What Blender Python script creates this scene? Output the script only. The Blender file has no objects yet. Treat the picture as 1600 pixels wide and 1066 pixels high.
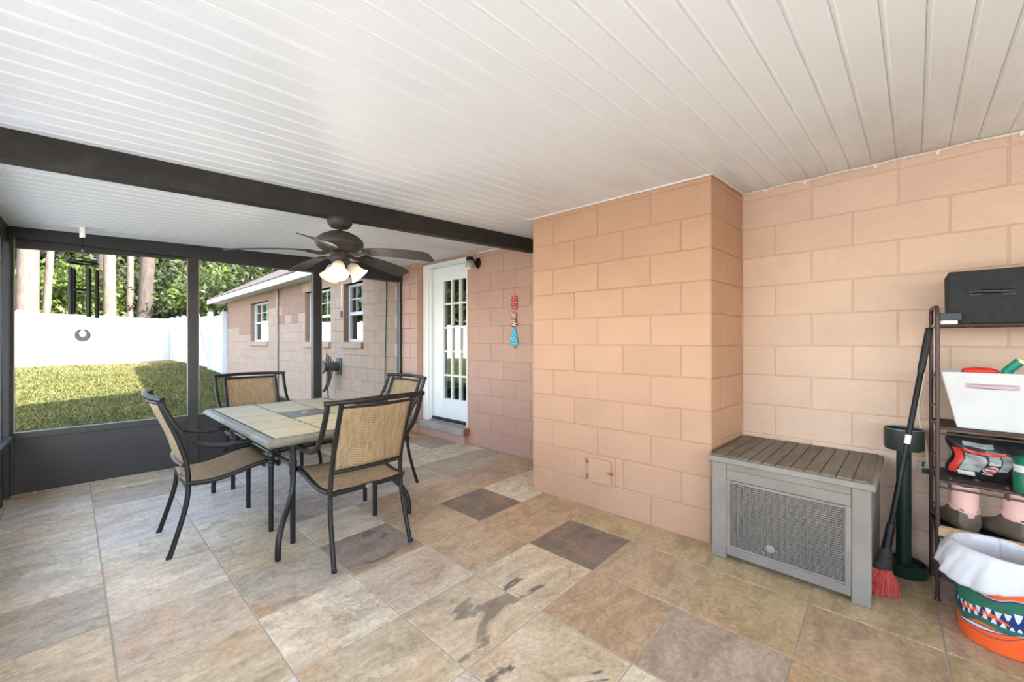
import bpy, math, random
import numpy as np
from mathutils import Vector, Matrix
random.seed(7); RNG = np.random.default_rng(7)
S = bpy.context.scene; COL = S.collection
PI = math.pi; rad = math.radians

# ------------------------------------------------------------------ camera, world, sun, exposure
CAMH = 1.245
cam = bpy.data.objects.new('camera', bpy.data.cameras.new('camera')); COL.objects.link(cam)
cam.data.sensor_width = 36.0; cam.data.lens = 36.0 * 635.0 / 1600.0
cam.data.clip_start = 0.02; cam.data.clip_end = 300
cam.location = (0, 0, CAMH)
cam.rotation_euler = (rad(90), 0, rad(90 - 44.8) - rad(90) + 0)
S.camera = cam
YAW = rad(44.8)
fwd = Vector((math.cos(YAW), math.sin(YAW), 0))
fwd = Vector((0.7096, 0.7046, 0))
cam.rotation_euler = fwd.to_track_quat('-Z', 'Y').to_euler()

world = bpy.data.worlds.new('world'); S.world = world; world.use_nodes = True
wn = world.node_tree; wn.nodes.clear()
sky = wn.nodes.new('ShaderNodeTexSky'); sky.sky_type = 'NISHITA'; sky.sun_disc = False
sky.sun_elevation = rad(32); sky.sun_rotation = rad(160); sky.air_density = 1.0; sky.dust_density = 1.2; sky.ozone_density = 1.0
hsv = wn.nodes.new('ShaderNodeHueSaturation'); hsv.inputs['Saturation'].default_value = 0.8
bg = wn.nodes.new('ShaderNodeBackground'); bg.inputs['Strength'].default_value = 0.57
wo = wn.nodes.new('ShaderNodeOutputWorld')
wn.links.new(sky.outputs[0], hsv.inputs['Color']); wn.links.new(hsv.outputs[0], bg.inputs['Color']); wn.links.new(bg.outputs[0], wo.inputs[0])

sun = bpy.data.objects.new('sun', bpy.data.lights.new('sun', 'SUN')); COL.objects.link(sun)
sun.data.energy = 12.0; sun.data.angle = rad(0.6); sun.data.color = (1.0, 0.99, 0.96)
sun.rotation_euler = Vector((-0.74, 1.3, -1.0)).to_track_quat('-Z', 'Y').to_euler()
sun.location = (6, -12, 12)

S.view_settings.view_transform = 'Standard'; S.view_settings.look = 'None'
S.view_settings.gamma = 1.0; S.view_settings.use_curve_mapping = False
S.view_settings.exposure = 1.62

# ------------------------------------------------------------------ materials
def nodes_mat(name):
    m = bpy.data.materials.new(name); m.use_nodes = True
    nt = m.node_tree; b = nt.nodes['Principled BSDF']
    return m, nt, b
def N(nt, t, **k):
    n = nt.nodes.new(t)
    for a, v in k.items():
        if a in n.inputs: n.inputs[a].default_value = v
        else: setattr(n, a, v)
    return n
def ramp(nt, fac, stops, interp='LINEAR'):
    r = nt.nodes.new('ShaderNodeValToRGB'); r.color_ramp.interpolation = interp
    e = r.color_ramp.elements
    while len(e) < len(stops): e.new(0.5)
    for i, (p, c) in enumerate(stops):
        e[i].position = p; e[i].color = c if len(c) == 4 else (*c, 1)
    nt.links.new(fac, r.inputs[0]); return r.outputs[0]
def mix(nt, fac, a, b, mode='MIX'):
    m = nt.nodes.new('ShaderNodeMix'); m.data_type = 'RGBA'; m.blend_type = mode
    for sock, v in ((m.inputs[0], fac), (m.inputs[6], a), (m.inputs[7], b)):
        if hasattr(v, 'links') or hasattr(v, 'is_linked'): nt.links.new(v, sock)
        elif isinstance(v, (int, float)): sock.default_value = v
        else: sock.default_value = (*v, 1) if len(v) == 3 else v
    return m.outputs[2]
def srgb(r, g, b):
    f = lambda c: (c / 255 / 12.92) if c / 255 <= 0.04045 else ((c / 255 + 0.055) / 1.055) ** 2.4
    return (f(r), f(g), f(b))
def M(name, col, rough=0.6, metal=0.0, var=0.12, vscale=6.0, bump=0.0, bscale=80.0, spec=0.4, objvar=0.0, stretch=(1, 1, 1), col2=None, dirt=None, dscale=2.0, damt=0.5):
    m, nt, b = nodes_mat(name)
    tc = N(nt, 'ShaderNodeTexCoord'); mp = N(nt, 'ShaderNodeMapping', Scale=stretch)
    oi = N(nt, 'ShaderNodeObjectInfo')
    ad = N(nt, 'ShaderNodeVectorMath', operation='ADD'); sc = N(nt, 'ShaderNodeVectorMath', operation='SCALE')
    cmb = N(nt, 'ShaderNodeCombineXYZ')
    for i in range(3): nt.links.new(oi.outputs['Random'], cmb.inputs[i])
    nt.links.new(cmb.outputs[0], sc.inputs[0]); sc.inputs['Scale'].default_value = 37.0
    nt.links.new(tc.outputs['Object'], ad.inputs[0]); nt.links.new(sc.outputs[0], ad.inputs[1])
    nt.links.new(ad.outputs[0], mp.inputs['Vector'])
    nz = N(nt, 'ShaderNodeTexNoise', Scale=vscale, Detail=5.0, Roughness=0.6); nt.links.new(mp.outputs[0], nz.inputs['Vector'])
    lo = tuple(max(0, c * (1 - var)) for c in col); hi = tuple(min(1, c * (1 + var)) for c in (col2 or col))
    c = ramp(nt, nz.outputs['Fac'], [(0.3, lo), (0.7, hi)])
    if dirt:
        n2 = N(nt, 'ShaderNodeTexNoise', Scale=dscale, Detail=6.0, Roughness=0.65); nt.links.new(ad.outputs[0], n2.inputs['Vector'])
        f = ramp(nt, n2.outputs['Fac'], [(0.52, (0, 0, 0)), (0.75, (damt,) * 3)])
        c = mix(nt, f, c, dirt)
    if objvar:
        mr = N(nt, 'ShaderNodeMapRange'); nt.links.new(oi.outputs['Random'], mr.inputs[0]); mr.inputs[3].default_value = 1 - objvar; mr.inputs[4].default_value = 1 + objvar
        c = mix(nt, 1.0, c, mr.outputs[0], 'MULTIPLY')
    nt.links.new(c, b.inputs['Base Color'])
    b.inputs['Roughness'].default_value = rough; b.inputs['Metallic'].default_value = metal
    b.inputs['Specular IOR Level'].default_value = spec
    if bump:
        n3 = N(nt, 'ShaderNodeTexNoise', Scale=bscale, Detail=3.0); nt.links.new(mp.outputs[0], n3.inputs['Vector'])
        bp = N(nt, 'ShaderNodeBump', Strength=bump, Distance=0.005); nt.links.new(n3.outputs['Fac'], bp.inputs['Height']); nt.links.new(bp.outputs[0], b.inputs['Normal'])
    return m

MAT = {}
MAT['pink'] = M('painted_block_pink', srgb(186, 145, 117), 0.55, var=0.05, vscale=3, bump=0.35, bscale=55, objvar=0.025)
MAT['pink_right'] = M('painted_block_brightened', srgb(209, 177, 154), 0.5, var=0.06, vscale=3, bump=0.8, bscale=38, objvar=0.025)  # same paint as the chimney, lightened to offset weaker light on this wall
MAT['pink_door'] = M('painted_block_rose', srgb(186, 148, 131), 0.6, var=0.05, vscale=3, bump=0.35, bscale=55, objvar=0.03)
MAT['pink_wing'] = M('weathered_block_rose', srgb(152, 129, 111), 0.8, var=0.07, vscale=4, bump=0.4, bscale=40, objvar=0.03)
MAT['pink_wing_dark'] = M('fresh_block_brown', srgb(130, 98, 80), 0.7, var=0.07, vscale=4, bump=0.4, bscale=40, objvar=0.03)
MAT['mortar'] = M('painted_joint_pink', srgb(178, 137, 110), 0.65, var=0.05)
MAT['mortar_right'] = M('painted_joint_brightened', srgb(204, 170, 146), 0.6, var=0.05)
MAT['mortar_door'] = M('painted_joint_rose', srgb(178, 139, 122), 0.7, var=0.05)
MAT['mortar_wing'] = M('joint_wing', srgb(130, 108, 95), 0.85, var=0.1)
MAT['white_trim'] = M('white_paint', (0.80, 0.80, 0.78), 0.4, var=0.03)
MAT['vinyl'] = M('white_vinyl', (0.44, 0.455, 0.47), 0.4, var=0.02)
MAT['fascia'] = M('white_fascia', (0.62, 0.62, 0.60), 0.5, var=0.04)
MAT['charcoal'] = M('charcoal_paint', (0.026, 0.026, 0.028), 0.5, var=0.18, vscale=3, bump=0.1, bscale=30)
MAT['charcoal_panel'] = M('charcoal_panel', (0.030, 0.030, 0.032), 0.55, var=0.15, vscale=2.0)
MAT['beam'] = M('beam_paint', (0.024, 0.021, 0.018), 0.6, var=0.3, vscale=5, bump=0.3, bscale=25, stretch=(0.4, 3, 3), dirt=(0.10, 0.095, 0.085), dscale=9, damt=0.35)
MAT['concrete'] = M('concrete_step', (0.36, 0.32, 0.28), 0.9, var=0.15, vscale=9, bump=0.4, bscale=70)
MAT['bounce_pale'] = M('bounce_pale', (0.62, 0.61, 0.59), 0.85, var=0.06, vscale=3)
MAT['brick_red'] = M('brick_red', (0.30, 0.10, 0.05), 0.8, var=0.15)
MAT['bronze'] = M('chair_bronze', (0.012, 0.0115, 0.011), 0.42, var=0.25, vscale=20, spec=0.35)
MAT['fan_metal'] = M('fan_bronze', (0.055, 0.048, 0.041), 0.5, var=0.2, vscale=12, spec=0.35)
MAT['fan_blade'] = M('fan_blade_wood', (0.042, 0.038, 0.036), 0.6, var=0.35, vscale=5, stretch=(0.6, 9, 9), spec=0.3)
MAT['table_rim'] = M('table_rim', (0.14, 0.132, 0.105), 0.45, var=0.25, vscale=9, bump=0.15, bscale=40)
MAT['table_tile'] = M('table_tile_cream', (0.41, 0.35, 0.205), 0.5, var=0.10, vscale=10, objvar=0.05, col2=(0.40, 0.355, 0.235), spec=0.25)
MAT['table_inset'] = M('table_tile_dark', (0.085, 0.085, 0.062), 0.5, var=0.3, vscale=12)
MAT['grout_dark'] = M('table_grout', (0.028, 0.025, 0.018), 0.9)
MAT['black'] = M('black_plastic', (0.012, 0.012, 0.013), 0.45, var=0.1)
MAT['black_metal'] = M('black_metal', (0.006, 0.006, 0.006), 0.4, var=0.1, spec=0.25)
MAT['rubber'] = M('rubber_black', (0.02, 0.02, 0.02), 0.7)
MAT['chrome'] = M('chrome', (0.7, 0.7, 0.7), 0.2, metal=1.0, var=0.03)
MAT['hatch_metal'] = M('painted_hatch_metal', srgb(150, 104, 80), 0.6, var=0.2)
MAT['steel'] = M('dull_steel', (0.35, 0.34, 0.33), 0.45, metal=0.7, var=0.15)
MAT['rack'] = M('rack_bronze', (0.060, 0.032, 0.028), 0.38, var=0.15, spec=0.5)
MAT['deck'] = M('deck_box_resin', (0.235, 0.195, 0.160), 0.6, var=0.14, vscale=4, bump=0.12, bscale=90, dirt=(0.30, 0.25, 0.205), dscale=3, damt=0.5)
MAT['deck_emblem'] = M('deck_emblem', (0.29, 0.25, 0.215), 0.6)
MAT['deck_plank'] = M('deck_box_plank', (0.190, 0.158, 0.115), 0.65, var=0.25, vscale=6, stretch=(1.0, 7, 3), bump=0.15, bscale=60, objvar=0.10, dirt=(0.06, 0.045, 0.03), dscale=5, damt=0.6)
MAT['green_dark'] = M('dark_green_enamel', (0.010, 0.030, 0.022), 0.35, var=0.15)
MAT['bowl_grey'] = M('dark_bowl', (0.030, 0.034, 0.033), 0.4, var=0.15)
MAT['dust'] = M('dusty_tray', (0.10, 0.075, 0.045), 0.9, var=0.4, vscale=20)
MAT['orange_bristle'] = M('red_bristle', (0.62, 0.07, 0.055), 0.6, var=0.3, vscale=30, objvar=0.1)
MAT['broom_shoe'] = M('dusty_broom_shoe', (0.035, 0.03, 0.025), 0.8, var=0.5, vscale=30, dirt=(0.12, 0.09, 0.05), dscale=25, damt=0.8)
MAT['fabric_black'] = M('black_nonwoven', (0.022, 0.024, 0.024), 0.85, var=0.2, vscale=40, bump=0.2, bscale=200)
MAT['fabric_white'] = M('white_nonwoven', (0.60, 0.58, 0.57), 0.9, var=0.05, vscale=6, bump=0.2, bscale=200, dirt=(0.48, 0.43, 0.41), dscale=6, damt=0.5)
MAT['pink_strap'] = M('pale_pink_strap', (0.50, 0.36, 0.39), 0.8)
MAT['red_toy'] = M('red_plastic', (0.72, 0.035, 0.02), 0.35)
MAT['green_toy'] = M('green_plastic', (0.015, 0.24, 0.16), 0.4)
MAT['green_cup'] = M('green_canister', (0.010, 0.13, 0.065), 0.3)
MAT['device'] = M('dark_device', (0.028, 0.034, 0.038), 0.4)
MAT['pale_plastic'] = M('pale_plastic', (0.78, 0.72, 0.64), 0.5, var=0.05)
MAT['cord'] = M('cream_cord', (0.68, 0.56, 0.38), 0.55)
MAT['pine'] = M('pine_lumber', (0.72, 0.52, 0.24), 0.65, var=0.15, vscale=4, stretch=(8, 0.7, 8))
MAT['boot_brown'] = M('boot_brown', (0.105, 0.075, 0.055), 0.5, var=0.3, vscale=14, bump=0.1)
MAT['boot_pink'] = M('boot_pink', (0.72, 0.42, 0.36), 0.6, var=0.08, vscale=14)
MAT['bag_black'] = M('bag_black', (0.020, 0.020, 0.020), 0.22, var=0.3, vscale=20, bump=0.5, bscale=18)
MAT['bag_red'] = M('bag_red', (0.62, 0.045, 0.03), 0.3, var=0.15)
MAT['bag_grey'] = M('bag_grey_print', (0.30, 0.29, 0.28), 0.35, var=0.5, vscale=60, stretch=(1, 0.25, 1.6))
MAT['bag_white'] = M('bag_white_print', (0.72, 0.70, 0.68), 0.35, var=0.05)
MAT['bucket'] = M('bucket_orange', (0.85, 0.115, 0.022), 0.35, var=0.05)
MAT['print_green'] = M('print_green', (0.028, 0.135, 0.075), 0.35, var=0.12, vscale=20)
MAT['print_navy'] = M('print_navy', (0.012, 0.035, 0.13), 0.35, var=0.1)
MAT['print_white'] = M('print_white', (0.66, 0.65, 0.65), 0.35, var=0.04)
MAT['liner'] = M('bin_liner_film', (0.60, 0.575, 0.575), 0.35, var=0.05, bump=0.9, bscale=16)
MAT['print_cyan'] = M('print_cyan', (0.02, 0.50, 0.66), 0.4)
MAT['orn_red'] = M('ornament_red', (0.50, 0.055, 0.03), 0.6, var=0.15)
MAT['orn_white'] = M('ornament_white', (0.80, 0.72, 0.66), 0.6)
MAT['orn_maroon'] = M('ornament_maroon', (0.25, 0.055, 0.04), 0.6)
MAT['orn_blue'] = M('ornament_turquoise', (0.03, 0.40, 0.55), 0.6, var=0.15)
MAT['wood'] = M('raw_wood', (0.42, 0.26, 0.13), 0.7, var=0.2)
MAT['shingle'] = M('roof_shingle', (0.075, 0.050, 0.036), 0.9, var=0.25, vscale=9, bump=0.4, bscale=60)
MAT['bark'] = M('pine_bark', (0.095, 0.072, 0.056), 0.95, var=0.42, vscale=4, stretch=(2.5, 2.5, 0.6), bump=1.0, bscale=8)
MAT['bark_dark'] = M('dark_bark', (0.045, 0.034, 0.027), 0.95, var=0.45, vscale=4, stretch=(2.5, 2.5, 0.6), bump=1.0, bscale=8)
MAT['hose'] = M('hose_dark', (0.035, 0.033, 0.03), 0.5)
MAT['hose_reel'] = M('hose_reel_grey', (0.07, 0.068, 0.065), 0.55)
MAT['pipe'] = M('painted_pipe', (0.28, 0.22, 0.19), 0.6)
MAT['dark_room'] = M('dark_interior', (0.03, 0.03, 0.03), 0.9)
MAT['curtain'] = M('grey_curtain', (0.10, 0.11, 0.10), 0.9, var=0.5, vscale=9, stretch=(1, 9, 0.15))
MAT['blind'] = M('pale_blind', (0.45, 0.46, 0.47), 0.8)
MAT['soil'] = M('dry_soil', (0.12, 0.085, 0.055), 0.95, var=0.35, vscale=4)

def glass_mat(name, tint, refl, alpha):
    m, nt, b = nodes_mat(name); nt.nodes.remove(b); out = nt.nodes['Material Output']
    g = N(nt, 'ShaderNodeBsdfGlossy', Roughness=0.02); g.inputs['Color'].default_value = (0.9, 0.95, 0.93, 1)
    t = N(nt, 'ShaderNodeBsdfTransparent'); t.inputs['Color'].default_value = (*tint, 1)
    lw = N(nt, 'ShaderNodeLayerWeight', Blend=0.35)
    mr = N(nt, 'ShaderNodeMapRange'); nt.links.new(lw.outputs['Fresnel'], mr.inputs[0]); mr.inputs[3].default_value = refl; mr.inputs[4].default_value = 1.0
    mx = N(nt, 'ShaderNodeMixShader'); nt.links.new(mr.outputs[0], mx.inputs[0]); nt.links.new(t.outputs[0], mx.inputs[1]); nt.links.new(g.outputs[0], mx.inputs[2])
    nt.links.new(mx.outputs[0], out.inputs[0]); return m
MAT['glass'] = glass_mat('window_glass', (0.75, 0.8, 0.78), 0.22, 0.5)
def jar_mat():
    m, nt, b = nodes_mat('clear_jar'); b.inputs['Base Color'].default_value = (0.9, 0.9, 0.86, 1); b.inputs['Roughness'].default_value = 0.08
    b.inputs['Transmission Weight'].default_value = 0.75; b.inputs['IOR'].default_value = 1.3; return m
MAT['jar'] = jar_mat()
def frosted():
    m, nt, b = nodes_mat('frosted_glass'); b.inputs['Base Color'].default_value = (0.40, 0.385, 0.345, 1); b.inputs['Roughness'].default_value = 0.45
    out = nt.nodes['Material Output']; t = N(nt, 'ShaderNodeBsdfTranslucent'); t.inputs['Color'].default_value = (0.35, 0.33, 0.29, 1)
    mx = N(nt, 'ShaderNodeMixShader'); mx.inputs[0].default_value = 0.45
    nt.links.new(b.outputs[0], mx.inputs[1]); nt.links.new(t.outputs[0], mx.inputs[2]); nt.links.new(mx.outputs[0], out.inputs[0]); return m
MAT['frosted'] = frosted()
def emit(name, col, s):
    m, nt, b = nodes_mat(name); b.inputs['Base Color'].default_value = (1, 1, 1, 1); b.inputs['Emission Color'].default_value = (*col, 1); b.inputs['Emission Strength'].default_value = s; return m
MAT['bulb'] = emit('lit_bulb', (1.0, 0.88, 0.70), 1.4)
def screen_mat():
    m, nt, b = nodes_mat('insect_screen'); nt.nodes.remove(b); out = nt.nodes['Material Output']
    d = N(nt, 'ShaderNodeBsdfDiffuse'); d.inputs['Color'].default_value = (0.10, 0.10, 0.10, 1)
    t = N(nt, 'ShaderNodeBsdfTransparent')
    mx = N(nt, 'ShaderNodeMixShader'); mx.inputs[0].default_value = 0.03
    nt.links.new(t.outputs[0], mx.inputs[1]); nt.links.new(d.outputs[0], mx.inputs[2]); nt.links.new(mx.outputs[0], out.inputs[0]); return m
MAT['screen'] = screen_mat()
def sling():
    m, nt, b = nodes_mat('tan_sling'); out = nt.nodes['Material Output']
    tc = N(nt, 'ShaderNodeTexCoord')
    def wave(rot, sc):
        mp = N(nt, 'ShaderNodeMapping'); mp.inputs['Rotation'].default_value = rot; nt.links.new(tc.outputs['Object'], mp.inputs[0])
        w = N(nt, 'ShaderNodeTexWave', Scale=sc, Distortion=1.2, Detail=1.0); w.inputs['Detail Scale'].default_value = 1.5; nt.links.new(mp.outputs[0], w.inputs[0]); return w.outputs['Fac']
    a = wave((0, 0, 0), 95); c = wave((0, rad(45), rad(90)), 80)
    mu = N(nt, 'ShaderNodeMath', operation='MULTIPLY'); nt.links.new(a, mu.inputs[0]); nt.links.new(c, mu.inputs[1])
    mp2 = N(nt, 'ShaderNodeMapping', Scale=(14, 6, 1.2)); nt.links.new(tc.outputs['Object'], mp2.inputs[0])
    nz = N(nt, 'ShaderNodeTexNoise', Scale=5.0, Detail=4.0); nt.links.new(mp2.outputs[0], nz.inputs[0])
    ad = N(nt, 'ShaderNodeMath', operation='ADD'); nt.links.new(mu.outputs[0], ad.inputs[0]); nt.links.new(nz.outputs[0], ad.inputs[1])
    col = ramp(nt, ad.outputs[0], [(0.25, srgb(124, 102, 76)), (0.75, srgb(174, 149, 117)), (1.0, srgb(194, 173, 143))])
    nt.links.new(col, b.inputs['Base Color']); b.inputs['Roughness'].default_value = 0.75; b.inputs['Specular IOR Level'].default_value = 0.2
    t = N(nt, 'ShaderNodeBsdfTranslucent'); nt.links.new(col, t.inputs['Color'])
    mx = N(nt, 'ShaderNodeMixShader'); mx.inputs[0].default_value = 0.35
    nt.links.new(b.outputs[0], mx.inputs[1]); nt.links.new(t.outputs[0], mx.inputs[2]); nt.links.new(mx.outputs[0], out.inputs[0]); return m
MAT['sling'] = sling()
def slate():
    m, nt, b = nodes_mat('slate_tile')
    tc = N(nt, 'ShaderNodeTexCoord'); oi = N(nt, 'ShaderNodeObjectInfo')
    cmb = N(nt, 'ShaderNodeCombineXYZ')
    for i in range(3): nt.links.new(oi.outputs['Random'], cmb.inputs[i])
    sc = N(nt, 'ShaderNodeVectorMath', operation='SCALE'); sc.inputs['Scale'].default_value = 61.0; nt.links.new(cmb.outputs[0], sc.inputs[0])
    ad = N(nt, 'ShaderNodeVectorMath', operation='ADD'); nt.links.new(tc.outputs['Object'], ad.inputs[0]); nt.links.new(sc.outputs[0], ad.inputs[1])
    # flowing strata: a gently warped, stretched noise
    nw = N(nt, 'ShaderNodeTexNoise', Scale=1.6, Detail=2.0); nt.links.new(ad.outputs[0], nw.inputs[0])
    sv = N(nt, 'ShaderNodeVectorMath', operation='SCALE'); sv.inputs['Scale'].default_value = 0.35; nt.links.new(nw.outputs['Color'], sv.inputs[0])
    ad2 = N(nt, 'ShaderNodeVectorMath', operation='ADD'); nt.links.new(ad.outputs[0], ad2.inputs[0]); nt.links.new(sv.outputs[0], ad2.inputs[1])
    mp = N(nt, 'ShaderNodeMapping', Scale=(1.3, 5.0, 1.0)); mp.inputs['Rotation'].default_value = (0, 0, rad(14)); nt.links.new(ad2.outputs[0], mp.inputs[0])
    n1 = N(nt, 'ShaderNodeTexNoise', Scale=2.6, Detail=10.0, Roughness=0.68); nt.links.new(mp.outputs[0], n1.inputs[0])
    n2 = N(nt, 'ShaderNodeTexNoise', Scale=3.2, Detail=6.0, Roughness=0.62); nt.links.new(ad2.outputs[0], n2.inputs[0])
    n3 = N(nt, 'ShaderNodeTexNoise', Scale=45.0, Detail=5.0, Roughness=0.72); nt.links.new(ad.outputs[0], n3.inputs[0])
    base = oi.outputs['Color']
    f1 = ramp(nt, n1.outputs['Fac'], [(0.28, (0.68, 0.65, 0.62)), (0.5, (1.0, 1.0, 1.0)), (0.72, (1.24, 1.26, 1.28))])
    c = mix(nt, 1.0, base, f1, 'MULTIPLY')
    rust = ramp(nt, n2.outputs['Fac'], [(0.52, (0, 0, 0)), (0.72, (0.60, 0.60, 0.60))])
    c = mix(nt, rust, c, srgb(184, 142, 100))
    n6 = N(nt, 'ShaderNodeTexNoise', Scale=9.0, Detail=8.0, Roughness=0.7, Distortion=0.6); nt.links.new(ad2.outputs[0], n6.inputs[0])
    f6 = ramp(nt, n6.outputs['Fac'], [(0.32, (0.84, 0.82, 0.79)), (0.5, (1.0, 1.0, 1.0)), (0.68, (1.12, 1.13, 1.14))])
    c = mix(nt, 1.0, c, f6, 'MULTIPLY')
    n5 = N(nt, 'ShaderNodeTexNoise', Scale=1.7, Detail=6.0, Roughness=0.6); nt.links.new(ad2.outputs[0], n5.inputs[0])
    vein = ramp(nt, n5.outputs['Fac'], [(0.490, (0, 0, 0)), (0.5, (0.40,) * 3), (0.508, (0, 0, 0))])
    c = mix(nt, vein, c, srgb(138, 112, 82))
    f3 = ramp(nt, n3.outputs['Fac'], [(0.3, (0.76,) * 3), (0.7, (1.20,) * 3)])
    c = mix(nt, 1.0, c, f3, 'MULTIPLY')
    # dark mineral blotch, amount from object alpha
    mp4 = N(nt, 'ShaderNodeMapping', Scale=(1.0, 2.4, 1.0)); mp4.inputs['Rotation'].default_value = (0, 0, rad(25)); nt.links.new(ad2.outputs[0], mp4.inputs[0])
    n4 = N(nt, 'ShaderNodeTexNoise', Scale=2.4, Detail=6.0, Roughness=0.55); nt.links.new(mp4.outputs[0], n4.inputs[0])
    f4 = ramp(nt, n4.outputs['Fac'], [(0.60, (0, 0, 0)), (0.625, (1, 1, 1))])
    mu = N(nt, 'ShaderNodeMath', operation='MULTIPLY'); nt.links.new(f4, mu.inputs[0]); nt.links.new(oi.outputs['Alpha'], mu.inputs[1])
    c = mix(nt, mu.outputs[0], c, srgb(98, 92, 87))
    nt.links.new(c, b.inputs['Base Color']); b.inputs['Specular IOR Level'].default_value = 0.35
    rr = ramp(nt, n1.outputs['Fac'], [(0.3, (0.42,) * 3), (0.7, (0.6,) * 3)]); nt.links.new(rr, b.inputs['Roughness'])
    bp = N(nt, 'ShaderNodeBump', Strength=0.25, Distance=0.004); nt.links.new(n1.outputs['Fac'], bp.inputs['Height']); nt.links.new(bp.outputs[0], b.inputs['Normal'])
    return m
MAT['slate'] = slate()
MAT['grout'] = M('floor_grout', srgb(168, 158, 142), 0.9, var=0.15, vscale=5)
def ceil_mat():
    m, nt, b = nodes_mat('ceiling_panel')
    g = N(nt, 'ShaderNodeNewGeometry')
    mp = N(nt, 'ShaderNodeMapping', Scale=(0.6, 2.2, 1)); nt.links.new(g.outputs['Position'], mp.inputs[0])
    n1 = N(nt, 'ShaderNodeTexNoise', Scale=1.1, Detail=7.0, Roughness=0.65); nt.links.new(mp.outputs[0], n1.inputs[0])
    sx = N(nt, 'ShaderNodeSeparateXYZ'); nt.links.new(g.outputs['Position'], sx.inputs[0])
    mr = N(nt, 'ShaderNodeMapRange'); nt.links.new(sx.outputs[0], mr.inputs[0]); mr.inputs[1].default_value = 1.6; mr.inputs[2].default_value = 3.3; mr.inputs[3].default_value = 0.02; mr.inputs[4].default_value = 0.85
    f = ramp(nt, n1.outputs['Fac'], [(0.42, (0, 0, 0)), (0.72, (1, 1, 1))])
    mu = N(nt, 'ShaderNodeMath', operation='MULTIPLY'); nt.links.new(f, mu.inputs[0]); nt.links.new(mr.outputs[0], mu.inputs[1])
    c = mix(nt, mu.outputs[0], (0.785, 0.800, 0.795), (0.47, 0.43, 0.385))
    nt.links.new(c, b.inputs['Base Color']); b.inputs['Roughness'].default_value = 0.5; b.inputs['Specular IOR Level'].default_value = 0.22
    n2 = N(nt, 'ShaderNodeTexNoise', Scale=150.0, Detail=2.0); nt.links.new(g.outputs['Position'], n2.inputs[0])
    bp = N(nt, 'ShaderNodeBump', Strength=0.12, Distance=0.003); nt.links.new(n2.outputs['Fac'], bp.inputs['Height']); nt.links.new(bp.outputs[0], b.inputs['Normal'])
    return m
MAT['ceiling'] = ceil_mat()
def leaf_mat(name, c1, c2, tr=0.4):
    m, nt, b = nodes_mat(name); out = nt.nodes['Material Output']
    g = N(nt, 'ShaderNodeNewGeometry'); n1 = N(nt, 'ShaderNodeTexNoise', Scale=0.9, Detail=4.0); nt.links.new(g.outputs['Position'], n1.inputs[0])
    rnd = N(nt, 'ShaderNodeMath', operation='ADD'); nt.links.new(g.outputs['Random Per Island'], rnd.inputs[0]); nt.links.new(n1.outputs[0], rnd.inputs[1])
    hl = N(nt, 'ShaderNodeMath', operation='MULTIPLY'); nt.links.new(rnd.outputs[0], hl.inputs[0]); hl.inputs[1].default_value = 0.5
    c = ramp(nt, hl.outputs[0], [(0.25, c1), (0.75, c2)])
    nt.links.new(c, b.inputs['Base Color']); b.inputs['Roughness'].default_value = 0.6
    t = N(nt, 'ShaderNodeBsdfTranslucent'); nt.links.new(c, t.inputs['Color'])
    mx = N(nt, 'ShaderNodeMixShader'); mx.inputs[0].default_value = tr
    nt.links.new(b.outputs[0], mx.inputs[1]); nt.links.new(t.outputs[0], mx.inputs[2]); nt.links.new(mx.outputs[0], out.inputs[0]); return m
MAT['leaf'] = leaf_mat('bright_leaf', (0.022, 0.048, 0.006), (0.135, 0.175, 0.022))
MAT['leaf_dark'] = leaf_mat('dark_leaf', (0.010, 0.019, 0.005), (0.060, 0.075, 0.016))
MAT['grass'] = leaf_mat('grass_blade', (0.024, 0.037, 0.004), (0.140, 0.126, 0.026), 0.3)
def lawn_mat():
    m, nt, b = nodes_mat('lawn_ground')
    g = N(nt, 'ShaderNodeNewGeometry')
    n1 = N(nt, 'ShaderNodeTexNoise', Scale=0.7, Detail=6.0, Roughness=0.7); nt.links.new(g.outputs['Position'], n1.inputs[0])
    n2 = N(nt, 'ShaderNodeTexNoise', Scale=14.0, Detail=5.0, Roughness=0.7); nt.links.new(g.outputs['Position'], n2.inputs[0])
    sy = N(nt, 'ShaderNodeSeparateXYZ'); nt.links.new(g.outputs['Position'], sy.inputs[0])
    mr = N(nt, 'ShaderNodeMapRange'); nt.links.new(sy.outputs[1], mr.inputs[0]); mr.inputs[1].default_value = 13.0; mr.inputs[2].default_value = 20.0; mr.inputs[3].default_value = -0.10; mr.inputs[4].default_value = 0.22
    ad = N(nt, 'ShaderNodeMath', operation='ADD'); nt.links.new(n1.outputs[0], ad.inputs[0]); nt.links.new(mr.outputs[0], ad.inputs[1])
    c = ramp(nt, ad.outputs[0], [(0.35, (0.034, 0.045, 0.006)), (0.52, (0.112, 0.092, 0.026)), (0.72, (0.18, 0.118, 0.052))])
    f = ramp(nt, n2.outputs[0], [(0.3, (0.6,) * 3), (0.7, (1.35,) * 3)])
    c = mix(nt, 1.0, c, f, 'MULTIPLY')
    nt.links.new(c, b.inputs['Base Color']); b.inputs['Roughness'].default_value = 0.95; b.inputs['Specular IOR Level'].default_value = 0.1
    bp = N(nt, 'ShaderNodeBump', Strength=0.6, Distance=0.03); nt.links.new(n2.outputs[0], bp.inputs['Height']); nt.links.new(bp.outputs[0], b.inputs['Normal'])
    return m
MAT['lawn'] = lawn_mat()

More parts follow.
